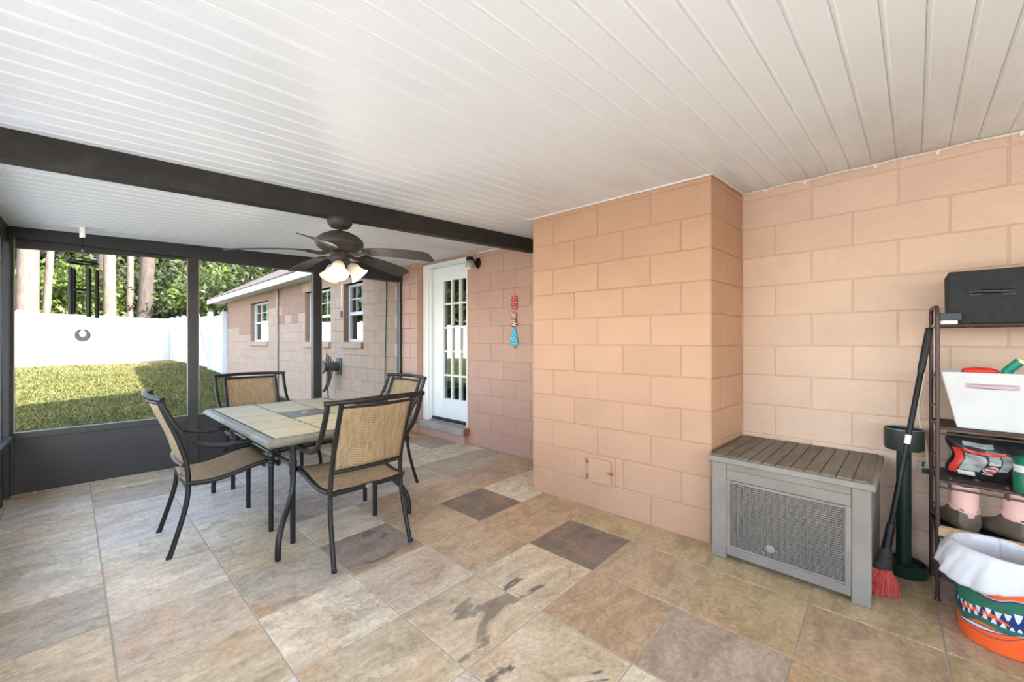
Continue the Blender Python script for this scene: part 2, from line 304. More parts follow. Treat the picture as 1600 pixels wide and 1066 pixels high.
# ------------------------------------------------------------------ mesh helpers
class MB:
    def __init__(s): s.v = []; s.f = []
    def add(s, vs, fs):
        o = len(s.v); s.v.extend([tuple(x) for x in vs]); s.f.extend([tuple(i + o for i in q) for q in fs]); return s
    def box(s, c, d, rz=0.0, mat=None):
        x, y, z = d[0] / 2, d[1] / 2, d[2] / 2
        vs = [Vector((a * x, b * y, e * z)) for e in (-1, 1) for b in (-1, 1) for a in (-1, 1)]
        R = mat if mat is not None else Matrix.Rotation(rz, 3, 'Z')
        vs = [R @ q + Vector(c) for q in vs]
        return s.add(vs, [(0, 2, 3, 1), (4, 5, 7, 6), (0, 1, 5, 4), (2, 6, 7, 3), (0, 4, 6, 2), (1, 3, 7, 5)])
    def box2(s, a, b):
        return s.box([(a[i] + b[i]) / 2 for i in range(3)], [abs(b[i] - a[i]) for i in range(3)])
    def hexa(s, vs):      # 8 corners: bottom 4 (ccw), top 4
        return s.add(vs, [(3, 2, 1, 0), (4, 5, 6, 7), (0, 1, 5, 4), (1, 2, 6, 5), (2, 3, 7, 6), (3, 0, 4, 7)])
    def tube(s, pts, r, n=10, cap=True, close=False):
        P = [Vector(p) for p in pts]; m = len(P)
        rs = r if hasattr(r, '__len__') else [r] * m
        T = []
        for i in range(m):
            if close: t = P[(i + 1) % m] - P[i - 1]
            else: t = P[min(i + 1, m - 1)] - P[max(i - 1, 0)]
            T.append(t.normalized() if t.length > 1e-9 else Vector((0, 0, 1)))
        up = Vector((0, 0, 1)) if abs(T[0].z) < 0.9 else Vector((1, 0, 0))
        nrm = (up - T[0] * up.dot(T[0])).normalized(); vs = []
        for i in range(m):
            nrm = (nrm - T[i] * nrm.dot(T[i])); nrm = nrm.normalized() if nrm.length > 1e-6 else T[i].orthogonal().normalized()
            b = T[i].cross(nrm)
            for k in range(n):
                a = 2 * PI * k / n; vs.append(P[i] + (nrm * math.cos(a) + b * math.sin(a)) * rs[i])
        fs = []
        for i in range(m if close else m - 1):
            j = (i + 1) % m
            for k in range(n):
                l = (k + 1) % n; fs.append((i * n + k, i * n + l, j * n + l, j * n + k))
        if cap and not close: fs += [tuple(range(n - 1, -1, -1)), tuple((m - 1) * n + k for k in range(n))]
        return s.add(vs, fs)
    def lathe(s, prof, c=(0, 0, 0), n=20, mat=None, capb=True, capt=True):   # prof: (r, z)
        vs = []; fs = []
        R = mat if mat is not None else Matrix.Identity(3)
        for r, z in prof:
            for k in range(n):
                a = 2 * PI * k / n; vs.append(R @ Vector((r * math.cos(a), r * math.sin(a), z)) + Vector(c))
        for i in range(len(prof) - 1):
            for k in range(n):
                l = (k + 1) % n; fs.append((i * n + k, i * n + l, (i + 1) * n + l, (i + 1) * n + k))
        if capb: fs.append(tuple(range(n - 1, -1, -1)))
        if capt: fs.append(tuple((len(prof) - 1) * n + k for k in range(n)))
        return s.add(vs, fs)
    def prism(s, poly, f0, f1):     # poly list of 2D; f0/f1 map 2D->3D for bottom and top
        n = len(poly); vs = [f0(*p) for p in poly] + [f1(*p) for p in poly]
        fs = [tuple(range(n - 1, -1, -1)), tuple(range(n, 2 * n))] + [(i, (i + 1) % n, n + (i + 1) % n, n + i) for i in range(n)]
        return s.add(vs, fs)
    def grid(s, fn, nu, nv):
        vs = [fn(i / nu, j / nv) for j in range(nv + 1) for i in range(nu + 1)]
        fs = [(j * (nu + 1) + i, j * (nu + 1) + i + 1, (j + 1) * (nu + 1) + i + 1, (j + 1) * (nu + 1) + i) for j in range(nv) for i in range(nu)]
        return s.add(vs, fs)
    def mesh(s, name, mat, smooth=False):
        me = bpy.data.meshes.new(name); me.from_pydata(s.v, [], s.f); me.update()
        if mat is not None: me.materials.append(MAT[mat] if isinstance(mat, str) else mat)
        if smooth:
            me.polygons.foreach_set('use_smooth', [True] * len(me.polygons)); me.set_sharp_from_angle(angle=rad(40))
        return me
    def build(s, name, mat, parent=None, smooth=False, bevel=0.0, solid=0.0, loc=(0, 0, 0), rz=0.0):
        o = link(name, s.mesh(name, mat, smooth), parent, loc, rz)
        if solid:
            md = o.modifiers.new('solid', 'SOLIDIFY'); md.thickness = solid; md.offset = 0
        if bevel:
            md = o.modifiers.new('bevel', 'BEVEL'); md.width = bevel; md.segments = 2; md.limit_method = 'ANGLE'; md.angle_limit = rad(40)
        return o
def link(name, me, parent=None, loc=(0, 0, 0), rz=0.0):
    o = bpy.data.objects.new(name, me); COL.objects.link(o); o.location = loc; o.rotation_euler = (0, 0, rz)
    if parent is not None: o.parent = parent
    return o
def tag(o, label, cat, group=None, kind=None):
    if label: o['label'] = label
    if cat: o['category'] = cat
    if group: o['group'] = group
    if kind: o['kind'] = kind
    return o
def thing(name, label, cat, loc=(0, 0, 0), rz=0.0, group=None):
    o = bpy.data.objects.new(name, None); COL.objects.link(o); o.location = loc; o.rotation_euler = (0, 0, rz); o.empty_display_size = 0.1
    return tag(o, label, cat, group)
def struct(o, label=None):
    o['kind'] = 'structure'
    if label: o['label'] = label
    return o
def sempty(name, loc=(0, 0, 0), rz=0.0, label=None):
    o = bpy.data.objects.new(name, None); COL.objects.link(o); o.location = loc; o.rotation_euler = (0, 0, rz)
    return struct(o, label)
def copy_tree(o, parent=None):
    c = o.copy(); COL.objects.link(c)
    if parent is not None: c.parent = parent
    for ch in list(o.children): copy_tree(ch, c)
    return c
def spline(ctrl, n=8):          # Catmull-Rom through 3D control points
    P = [Vector(p) for p in ctrl]; P = [2 * P[0] - P[1]] + P + [2 * P[-1] - P[-2]]; out = []
    for i in range(1, len(P) - 2):
        for k in range(n):
            t = k / n; a, b, c, d = P[i - 1], P[i], P[i + 1], P[i + 2]
            out.append(0.5 * ((2 * b) + (c - a) * t + (2 * a - 5 * b + 4 * c - d) * t * t + (3 * b - a - 3 * c + d) * t ** 3))
    out.append(P[-2]); return out
def rot_to(d):
    return Vector((0, 0, 1)).rotation_difference(Vector(d).normalized()).to_matrix()
def ceil_z(x, y): return 2.27 + 0.037 * (x - 2.58) + 0.0025 * (y - 1.5)

# ------------------------------------------------------------------ structure: floor of slate tiles
XL, YF, YR = -0.53, 5.15, -3.20          # left screen wall, far screen wall, rear wall
fl = MB(); fl.box2((XL - 0.10, YR - 0.1, -0.14), (3.25, YF + 0.12, -0.0025))
floor = struct(fl.build('floor', 'grout'))
TA = (0.956, 1.658); TP = 0.4497; TR = rad(2.23); GAP = 0.0055
def tile_mesh():
    w = TP / 2 - GAP / 2; b = 0.0025; m = MB(); vs = []
    for z, k in ((-0.010, w), (-0.0015, w), (0.0, w - b)):
        vs += [(-k, -k, z), (k, -k, z), (k, k, z), (-k, k, z)]
    fs = [(0, 1, 5, 4), (1, 2, 6, 5), (2, 3, 7, 6), (3, 0, 4, 7), (4, 5, 9, 8), (5, 6, 10, 9), (6, 7, 11, 10), (7, 4, 8, 11), (8, 9, 10, 11)]
    return m.add(vs, fs).mesh('tile', 'slate')
TMESH = tile_mesh()
CREAM, TAN, MAUVE, GREY, RUST, DARK, SAND, OCHRE = (srgb(200, 181, 152), srgb(184, 160, 132), srgb(172, 152, 133), srgb(182, 169, 150), srgb(180, 152, 122), srgb(122, 109, 97), srgb(214, 198, 172), srgb(181, 158, 121))
PALE = srgb(204, 192, 176)
# (i, j): tile between grout lines u=i..i+1, v=j..j+1 from the corner TA ; value (colour, blotch)
LMAUVE, HALF = srgb(198, 179, 156), srgb(150, 136, 122)
TSET = {(3, -1): (OCHRE, 0.2), (2, -1): (DARK, 0.0), (2, 1): (DARK, 0.0), (2, 0): (RUST, 0.0), (1, 0): (TAN, 0.25), (1, 1): (TAN, 0.0), (0, 0): (LMAUVE, 0.15), (1, -1): (CREAM, 0.9), (0, -1): (CREAM, 0.6), (1, -2): (RUST, 0.0), (2, -2): (TAN, 0.0),
        (0, -2): (CREAM, 0.9), (1, -3): (MAUVE, 0.0), (2, -3): (OCHRE, 0.2), (2, -4): (RUST, 0.2), (3, 0): (RUST, 0.3), (3, 1): (SAND, 0.0), (3, -2): (OCHRE, 0.4), (3, -3): (OCHRE, 0.2), (3, -4): (OCHRE, 0.3), (3, -5): (RUST, 0.2), (1, -4): (OCHRE, 0.0),
        (2, 2): (TAN, 0.0), (3, 2): (MAUVE, 0.0), (2, 3): (GREY, 0.0), (3, 3): (GREY, 0.0), (1, 2): (TAN, 0.0), (-1, -1): (CREAM, 0.0), (-1, 0): (SAND, 0.0), (-1, 1): (GREY, 0.0), (-1, 2): (CREAM, 0.0), (-1, 3): (SAND, 0.4), (0, 1): (HALF, 0.7), (0, 2): (SAND, 0.0),
        (0, 3): (GREY, 0.3), (-2, 0): (CREAM, 0.95), (-2, 1): (LMAUVE, 0.0), (-2, 2): (SAND, 0.0), (-2, 3): (SAND, 0.0), (-2, 4): (PALE, 0.0), (-3, 1): (CREAM, 0.0), (-3, 2): (GREY, 0.3), (-3, 3): (SAND, 0.0), (-3, 4): (SAND, 0.0), (-3, 5): (SAND, 0.0), (-3, 6): (PALE, 0.2),
        (-1, 4): (PALE, 0.0), (-1, 5): (PALE, 0.0), (0, 4): (PALE, 0.0), (-2, 5): (PALE, 0.0), (1, 3): (PALE, 0.0), (4, -1): (OCHRE, 0.4), (4, -2): (RUST, 0.3), (4, 0): (GREY, 0.0), (4, 1): (SAND, 0.0), (4, 2): (TAN, 0.0), (3, 4): (SAND, 0.0), (4, 3): (GREY, 0.0)}
cu, su = math.cos(TR), math.sin(TR)
for i in range(-5, 6):
    for j in range(-8, 9):
        a, b = (i + 0.5) * TP, (j + 0.5) * TP
        x = TA[0] + a * cu - b * su; y = TA[1] + a * su + b * cu
        if x < XL - 0.22 or x > 3.36 or y < YR - 0.2 or y > YF + 0.18: continue
        o = link('tile', TMESH, floor, (x, y, random.uniform(-0.0006, 0.0004)), TR + (PI if random.random() < 0.5 else 0.0))
        if (i, j) in TSET: c, bl = TSET[(i, j)]
        else:
            c = random.choice([PALE, PALE, GREY, SAND] if y < -0.45 else [SAND, GREY, PALE, PALE] if x < 0.9 else [SAND, GREY, MAUVE, CREAM, PALE] if x < 1.2 else [TAN, SAND, MAUVE, OCHRE, CREAM]); bl = random.choice([0, 0, 0, 0.3])
        o.color = (*c, bl)

# ------------------------------------------------------------------ structure: block walls
CRS, BLK, JT, PROUD = 0.2025, 0.4005, 0.0062, 0.0023
BCACHE = {}
def block_mesh(w, h, mat):
    k = (round(w, 3), round(h, 3), mat)
    if k not in BCACHE:
        m = MB(); c = 0.0035; d = 0.02; w2, h2 = k[0] / 2, k[1] / 2
        vs = []
        for n, e in ((-d, 0), (PROUD - c * 0.8, 0), (PROUD, c)):
            vs += [(-w2 + e, n, -h2 + e), (w2 - e, n, -h2 + e), (w2 - e, n, h2 - e), (-w2 + e, n, h2 - e)]
        fs = [(0, 4, 5, 1), (1, 5, 6, 2), (2, 6, 7, 3), (3, 7, 4, 0), (4, 8, 9, 5), (5, 9, 10, 6), (6, 10, 11, 7), (7, 11, 8, 4), (8, 11, 10, 9)]
        BCACHE[k] = m.add(vs, fs).mesh('block', mat)
    return BCACHE[k]
def blocks(parent, org, ang, L, ztop, mat, off=(0.0, 0.2), holes=(), zbase=0.0, flip=1, chooser=None, limit=None):
    """courses of blocks on a face. org 2D, ang = direction of u; the outward normal is u turned by +90 deg * flip"""
    d = Vector((math.cos(ang), math.sin(ang), 0)); nrm = Vector((-d.y, d.x, 0)) * flip
    R = Matrix((d, nrm, Vector((0, 0, 1)))).transposed()
    rz = math.atan2(d.y, d.x) if flip == 1 else math.atan2(d.y, d.x) + PI
    nr = int(math.ceil((ztop - zbase) / CRS - 0.05)); cnt = 0
    for r in range(nr):
        z0, z1 = zbase + r * CRS, min(zbase + (r + 1) * CRS, ztop)
        if z1 - z0 < 0.03: continue
        o = off[r % 2] % BLK; cuts = [0.0]; u = o
        while u < L - 0.012:
            if u > 0.012: cuts.append(u)
            u += BLK
        cuts.append(L)
        for u0, u1 in zip(cuts[:-1], cuts[1:]):
            pcs = [(u0, u1, z0, z1)]
            for hu0, hu1, hz0, hz1 in holes:
                nx = []
                for a, b, c, e in pcs:
                    if b <= hu0 + 1e-4 or a >= hu1 - 1e-4 or e <= hz0 + 1e-4 or c >= hz1 - 1e-4: nx.append((a, b, c, e)); continue
                    if a < hu0 - 0.02: nx.append((a, hu0, c, e))
                    if b > hu1 + 0.02: nx.append((hu1, b, c, e))
                    aa, bb = max(a, hu0), min(b, hu1)
                    if c < hz0 - 0.02: nx.append((aa, bb, c, hz0))
                    if e > hz1 + 0.02: nx.append((aa, bb, hz1, e))
                pcs = nx
            for a, b, c, e in pcs:
                if b - a < 0.03 or e - c < 0.03: continue
                ma = chooser((a + b) / 2, (c + e) / 2) if chooser else mat
                p = Vector((org[0], org[1], 0)) + d * ((a + b) / 2) + nrm * random.uniform(-0.0012, 0.0008) + Vector((0, 0, (c + e) / 2))
                cnt += 1
                link('block', block_mesh(b - a - JT, e - c - JT * 0.9, ma), parent, p, rz)
    return cnt

# right wall (plane x = 3.19, faces -x)
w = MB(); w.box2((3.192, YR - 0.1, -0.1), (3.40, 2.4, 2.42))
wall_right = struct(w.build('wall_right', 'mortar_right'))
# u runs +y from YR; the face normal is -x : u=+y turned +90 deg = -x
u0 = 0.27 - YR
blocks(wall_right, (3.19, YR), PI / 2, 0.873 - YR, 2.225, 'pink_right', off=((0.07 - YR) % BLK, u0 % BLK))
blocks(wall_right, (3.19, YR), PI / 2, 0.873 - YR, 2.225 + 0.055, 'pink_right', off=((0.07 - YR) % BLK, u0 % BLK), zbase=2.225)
# chimney breast
CL, CR = Vector((2.54, 2.276, 0)), Vector((2.622, 0.888, 0)); CC = Vector((3.192, 0.873, 0))
w = MB(); zt = 2.30
e = 0.002
poly = [(CR.x + e, CR.y + e), (3.25, 0.873 + e), (3.25, 2.276 - e), (CL.x + e, CL.y - e)]
w.prism(poly, lambda x, y: (x, y, -0.02), lambda x, y: (x, y, zt))
chim = struct(w.build('wall_chimney', 'mortar'))
dc = (CL - CR); aL = math.atan2(dc.y, dc.x); LC = dc.length
blocks(chim, (CR.x, CR.y), aL, LC, 2.228, 'pink', off=((LC - 0.21) % BLK, (LC - 0.41) % BLK))
blocks(chim, (CR.x, CR.y), aL, LC, 2.262, 'pink', off=((LC - 0.21) % BLK, 0), zbase=2.228)
ds = Vector((3.19, 0.873, 0)) - CR; aS = math.atan2(ds.y, ds.x)
blocks(chim, (CR.x, CR.y), aS, ds.length - 0.004, 2.26, 'pink', off=(0.2, 0.0), flip=-1)
# house wall with the door
DA = math.atan2(1.0, -0.042); du = Vector((math.cos(DA), math.sin(DA), 0))
def dpt(y): return Vector((3.2826 - 0.042 * y, y, 0))
D0 = dpt(2.25); D1 = dpt(4.758); DL = (D1 - D0).length
def door_wall_pt(u, n, z): # u along wall from D0, n outward (-x), z
    nn = Vector((-du.y, du.x, 0)); q = D0 + du * u + nn * n; return (q.x, q.y, z)
DU0, DU1, DZ1 = (3.852 - 2.25), (4.745 - 2.25), 2.262     # door opening along u
w = MB()
def wbox(mb, f, a, b, c, e, n0, n1): mb.hexa([f(a, n1, c), f(b, n1, c), f(b, n0, c), f(a, n0, c), f(a, n1, e), f(b, n1, e), f(b, n0, e), f(a, n0, e)])
wbox(w, door_wall_pt, -0.0, DU0, -0.1, 2.42, -0.2, -0.002); wbox(w, door_wall_pt, DU0, DU1, DZ1, 2.42, -0.2, -0.002); wbox(w, door_wall_pt, DU0, DU1, -0.1, 0.19, -0.2, -0.002); wbox(w, door_wall_pt, DU1, DL + 0.05, -0.1, 2.42, -0.2, -0.002)
wall_house = struct(w.build('wall_back', 'mortar_door'))
blocks(wall_house, D0, DA, DL, 2.30, 'pink_door', off=(3.66 - 2.25, 3.457 - 2.25), holes=[(DU0, DU1, 0.0, 2.5)])
blocks(wall_house, D0, DA, DL, 0.19, 'pink_door', off=(3.66 - 2.25, 3.457 - 2.25), holes=[(0, DU0, 0, 3), (DU1, DL, 0, 3)])
# wing wall beyond the porch
WA = math.atan2(1.0, -0.026); wu = Vector((math.cos(WA), math.sin(WA), 0)); W0 = Vector((3.1136 - 0.026 * 4.758, 4.758, 0)); WL = 15.07 - 4.758
def wing_pt(u, n, z):
    nn = Vector((-wu.y, wu.x, 0)); q = W0 + wu * u + nn * n; return (q.x, q.y, z)
WIN = [(11.13, 12.61, 1.23, 2.23), (7.55, 8.77, 1.23, 2.225), (6.31, 7.014, 1.23, 2.218)]
WH = [(a - 4.758, b - 4.758, c, d) for a, b, c, d in WIN]
w = MB(); us = sorted([0, WL] + [q for h in WH for q in h[:2]])
for a, b in zip(us[:-1], us[1:]):
    h = [k for k in WH if k[0] <= a + 1e-6 and k[1] >= b - 1e-6]
    if h: wbox(w, wing_pt, a, b, -0.2, h[0][2], -0.2, -0.002); wbox(w, wing_pt, a, b, h[0][3], 2.56, -0.2, -0.002)
    else: wbox(w, wing_pt, a, b, -0.2, 2.56, -0.2, -0.002)
wall_wing = struct(w.build('wall_wing', 'mortar_wing'))
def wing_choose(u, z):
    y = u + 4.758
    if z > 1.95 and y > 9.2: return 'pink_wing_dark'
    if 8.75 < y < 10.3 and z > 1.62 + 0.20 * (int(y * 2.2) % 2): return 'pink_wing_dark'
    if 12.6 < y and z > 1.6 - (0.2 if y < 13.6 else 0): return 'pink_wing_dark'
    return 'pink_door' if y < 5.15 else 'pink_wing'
nb = blocks(wall_wing, W0, WA, WL, 2.54, 'pink_wing', off=((7.94 - 4.758), (7.74 - 4.758)), holes=WH, chooser=wing_choose)
# reveal (return) of the wing wall towards the door
w = MB(); w.box2((2.995, 4.752, -0.05), (3.10, 4.80, 2.42)); ret = struct(w.build('trim_1', 'pink_door'))
# rear wall, invented and out of view; opening and solid panel shape the light
w = MB(); w.box2((XL - 0.1, YR - 0.1, 2.05), (3.3, YR, 2.30)); wall_rear = struct(w.build('wall_rear', 'charcoal'))
w = MB(); w.box2((1.75, YR - 0.1, -0.02), (3.25, YR + 0.02, 2.2)); w.build('shade_panel', 'pink', wall_rear)
for xx in (XL - 0.05, 0.7, 1.68):
    w = MB(); w.box2((xx, YR - 0.09, -0.02), (xx + 0.08, YR - 0.01, 2.06)); w.build('post', 'charcoal', wall_rear)
w = MB(); w.box2((XL, YR - 0.08, 0.60), (3.2, YR - 0.02, 0.65)); w.build('sill_rail', 'charcoal', wall_rear)
w = MB(); w.box2((XL, YR - 0.06, -0.02), (3.2, YR - 0.03, 0.61)); w.build('kick_panel', 'charcoal_panel', wall_rear)

# ------------------------------------------------------------------ ceiling of ribbed aluminium panels
w = MB(); x0, x1, y0, y1 = XL - 0.55, 3.3, YR - 0.1, YF + 0.95
w.hexa([(x0, y0, ceil_z(x0, y0) + 0.012), (x1, y0, ceil_z(x1, y0) + 0.012), (x1, y1, ceil_z(x1, y1) + 0.012), (x0, y1, ceil_z(x0, y1) + 0.012),
        (x0, y0, ceil_z(x0, y0) + 0.09), (x1, y0, ceil_z(x1, y0) + 0.09), (x1, y1, ceil_z(x1, y1) + 0.09), (x0, y1, ceil_z(x0, y1) + 0.09)])
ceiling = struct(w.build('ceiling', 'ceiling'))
PW = 0.1022
def panel_mesh():
    m = MB(); xs = (x0 + 0.01, x1 - 0.02); prof = [(-PW / 2, 0.004), (-PW / 2 + 0.003, 0.0005), (-PW / 2 + 0.006, 0.0), (PW / 2 - 0.016, 0.0), (PW / 2 - 0.012, -0.0022), (PW / 2 - 0.008, -0.0022), (PW / 2 - 0.0045, 0.0), (PW / 2 - 0.0025, 0.0005), (PW / 2, 0.004)]
    vs = [(x, p[0], p[1] + 0.037 * (x - 2.58)) for x in xs for p in prof]; n = len(prof)
    return m.add(vs, [(i, n + i, n + i + 1, i + 1) for i in range(n - 1)]).mesh('panel', 'ceiling')
PMESH = panel_mesh()
k0 = int((y0 - 0.18) / PW) - 1
for k in range(k0, 70):
    yc = 0.18 + PW * (k + 0.5)
    if yc - PW / 2 < y0 or yc + PW / 2 > y1: continue
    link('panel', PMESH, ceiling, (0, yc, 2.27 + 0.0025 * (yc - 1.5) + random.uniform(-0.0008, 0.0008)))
# beam across the ceiling, posts and header of the far screen wall
def sloped_beam(ya, yb, xa, xb, d0, d1, zt_off=0.002):
    m = MB(); za = lambda x: ceil_z(x, ya) + zt_off
    m.hexa([(xa, ya, za(xa) - d0), (xb, ya, za(xb) - d1), (xb, yb, za(xb) - d1), (xa, yb, za(xa) - d0), (xa, ya, za(xa)), (xb, ya, za(xb)), (xb, yb, za(xb)), (xa, yb, za(xa))]); return m
struct(sloped_beam(2.79, 2.875, XL, 3.17, 0.137, 0.132).build('ceiling_beam', 'beam', bevel=0.003))
hb = MB(); hz = 2.075
hb.hexa([(XL, 5.13, hz), (2.985, 5.13, hz), (2.985, 5.23, hz), (XL, 5.23, hz), (XL, 5.13, ceil_z(XL, 5.13)), (2.985, 5.13, ceil_z(2.985, 5.13)), (2.985, 5.23, ceil_z(2.985, 5.23)), (XL, 5.23, ceil_z(XL, 5.23))])
wall_far = struct(hb.build('wall_far', 'charcoal', bevel=0.003))
def part(p, name, mat, a, b, bevel=0.002):
    m = MB(); m.box2(a, b); return m.build(name, mat, p, bevel=bevel)
hz2 = MB(); hz2.hexa([(-0.505, 5.18, 2.000), (0.605, 5.18, 2.064), (0.605, 5.22, 2.064), (-0.505, 5.22, 2.000), (-0.505, 5.18, 2.078), (0.605, 5.18, 2.078), (0.605, 5.22, 2.078), (-0.505, 5.22, 2.078)])
hz2.build('filler_board', 'charcoal', wall_far)
for a, b in ((0.598, 0.682), (1.790, 1.884), (2.945, 2.99), (-0.54, -0.505)): part(wall_far, 'post', 'charcoal', (a, 5.148, -0.02), (b, 5.23, 2.09))
for a, b in ((-0.505, 0.598), (0.682, 1.790), (1.884, 2.945)):
    part(wall_far, 'sill_rail', 'charcoal', (a, 5.150, 0.448), (b, 5.22, 0.500))
    part(wall_far, 'kick_panel', 'charcoal_panel', (a, 5.168, 0.0), (b, 5.20, 0.448))
    m = MB(); m.add([(a, 5.205, 0.50), (b, 5.205, 0.50), (b, 5.205, 2.08), (a, 5.205, 2.08)], [(0, 1, 2, 3)]); m.build('insect_screen', 'screen', wall_far)
    for xx in (a + 0.003, b - 0.003): part(wall_far, 'spline_strip', 'steel', (xx - 0.003, 5.146, 0.5), (xx + 0.003, 5.152, 2.072), 0)
# left screen wall
lh = MB(); lh.box2((XL - 0.08, YR, 2.02), (XL, YF, 2.18)); wall_left = struct(lh.build('wall_left', 'charcoal', bevel=0.003))
ys = [5.15, 4.82, 3.5, 2.1, 0.7, -0.6, YR]
for yy in ys[1:]: part(wall_left, 'post', 'charcoal', (XL - 0.07, yy, -0.02), (XL - 0.002, yy + 0.08, 2.03))
part(wall_left, 'post', 'charcoal', (XL - 0.07, 5.06, -0.02), (XL + 0.012, 5.148, 2.03))
part(wall_left, 'sill_rail', 'charcoal', (XL - 0.075, YR, 0.452), (XL + 0.03, 5.06, 0.492)); part(wall_left, 'kick_panel', 'charcoal_panel', (XL - 0.06, YR, 0.0), (XL - 0.02, 5.06, 0.455))
m = MB(); m.add([(XL - 0.04, YR, 0.49), (XL - 0.04, 5.06, 0.49), (XL - 0.04, 5.06, 2.03), (XL - 0.04, YR, 2.03)], [(0, 1, 2, 3)]); m.build('insect_screen', 'screen', wall_left)

# flakes of paint and grit along the foot of the far screen wall
m = MB()
for k in range(150):
    x_ = random.uniform(-0.45, 0.95); q = random.uniform(0.002, 0.006); y_ = 5.148 - abs(random.gauss(0, 0.006)); a = random.uniform(0, PI)
    m.box((x_, y_, q * 0.4), (q * random.uniform(1, 3), q, q * 0.8), rz=a)
tag(m.build('paint_flakes', 'pale_plastic'), 'pale paint flakes and grit along the foot of the far screen wall', 'debris', kind='stuff')
# trim: white caulk strip round the chimney top, dirt line along the far sill
w = MB(); nC = Vector((dc.y, -dc.x, 0)).normalized() * -1
if nC.x > 0: nC = -nC
a = CR + nC * 0.004; b = CL + nC * 0.004
w.tube([(a.x, a.y, ceil_z(a.x, a.y) - 0.004), (b.x, b.y, ceil_z(b.x, b.y) - 0.004), (b.x - 0.03, b.y + 0.06, ceil_z(b.x, b.y) - 0.002)], 0.006, 6)
struct(w.build('trim_2', 'pale_plastic'))
w = MB()
w.tube([(CR.x - 0.006, CR.y - 0.006, ceil_z(CR.x, CR.y) - 0.004), (3.185, 0.867, ceil_z(3.18, 0.87) - 0.004)], 0.006, 6); struct(w.build('trim_3', 'pale_plastic'))

# ------------------------------------------------------------------ door_1
door = sempty('door_1', D0, DA)      # local x = along wall (u), local y = +90 deg = outward (-x)
m = MB()
m.box2((DU0, -0.10, 0.19), (DU0 + 0.022, 0.012, DZ1)); m.box2((DU1 - 0.12, -0.10, 0.19), (DU1, 0.022, DZ1)); m.box2((DU0, -0.10, DZ1 - 0.055), (DU1, 0.020, DZ1))
m.box2((DU1 - 0.165, -0.10, 0.21), (DU1 - 0.12, 0.006, DZ1 - 0.055))
m.build('door_frame', 'white_trim', door, bevel=0.004)
sa, sb = DU0 + 0.025, DU1 - 0.168
gu0, gu1, gz0, gz1 = 3.878 - 2.25, 4.359 - 2.25, 0.495, 2.03
m = MB()
m.box2((sa, -0.075, 0.245), (gu0, -0.03, 2.205)); m.box2((gu1, -0.075, 0.245), (sb, -0.03, 2.205)); m.box2((gu0, -0.075, 0.245), (gu1, -0.03, gz0)); m.box2((gu0, -0.075, gz1), (gu1, -0.03, 2.205))
slab = m.build('door_slab', 'white_trim', door, bevel=0.003)
m = MB()
for a, b, c, d in ((gu0 - 0.012, gu0 + 0.010, gz0 - 0.012, gz1 + 0.012), (gu1 - 0.010, gu1 + 0.012, gz0 - 0.012, gz1 + 0.012)): m.box2((a, -0.045, c), (b, -0.018, d))
m.box2((gu0, -0.045, gz0 - 0.012), (gu1, -0.018, gz0 + 0.01)); m.box2((gu0, -0.045, gz1 - 0.01), (gu1, -0.018, gz1 + 0.012))
m.build('glazing_bead', 'white_trim', door, bevel=0.002)
cw = (gu1 - gu0) / 3; chh = (gz1 - gz0) / 5
for i in range(3):
    for j in range(5):
        m = MB(); a, b = gu0 + i * cw, gu0 + (i + 1) * cw; c, d = gz0 + j * chh, gz0 + (j + 1) * chh
        m.box2((a + 0.004, -0.056, c + 0.004), (b - 0.004, -0.05, d - 0.004)); m.build('pane', 'glass', door)
for i in (1, 2):
    m = MB(); m.box2((gu0 + i * cw - 0.011, -0.052, gz0), (gu0 + i * cw + 0.011, -0.026, gz1)); m.build('muntin', 'white_trim', door, bevel=0.002)
for j in (1, 2, 3, 4):
    m = MB(); m.box2((gu0, -0.052, gz0 + j * chh - 0.011), (gu1, -0.028, gz0 + j * chh + 0.011)); m.build('muntin', 'white_trim', door, bevel=0.002)
m = MB(); m.grid(lambda u, v: (gu0 - 0.02 + (gu1 - gu0 + 0.04) * u, -0.10 + 0.008 * math.sin(u * 70), gz0 - 0.02 + (gz1 - gz0 + 0.04) * v), 60, 1); m.build('curtain', 'curtain', door)
m = MB(); m.box2((DU0, -0.2, 0.19), (DU1, -0.13, DZ1)); m.build('inner_wall', 'dark_room', door)
m = MB(); m.box2((DU0 + 0.02, -0.10, 0.19), (DU1 - 0.16, 0.0, 0.212)); m.build('threshold', 'steel', door, bevel=0.003)
m = MB(); m.tube([(sa, -0.022, 0.232), (sb + 0.025, -0.022, 0.232)], 0.019, 8); m.build('door_sweep', 'rubber', door, smooth=True)
# concrete sill step under the door
step = thing('door_step', 'grey concrete sill step under the white glazed door', 'step', D0, DA)
m = MB(); m.box2((DU0 - 0.005, -0.002, 0.102), (4.93 - 2.25, 0.085, 0.188)); m.build('slab', 'concrete', step, bevel=0.006)
m = MB(); m.box2((DU0 - 0.03, -0.002, 0.100), (DU0 - 0.006, 0.084, 0.190)); m.build('end_brick', 'brick_red', step, bevel=0.008)
m = MB(); m.box2((DU0 - 0.002, -0.002, 0.0), (4.9 - 2.25, 0.055, 0.102)); m.build('plinth', 'pink_door', step)

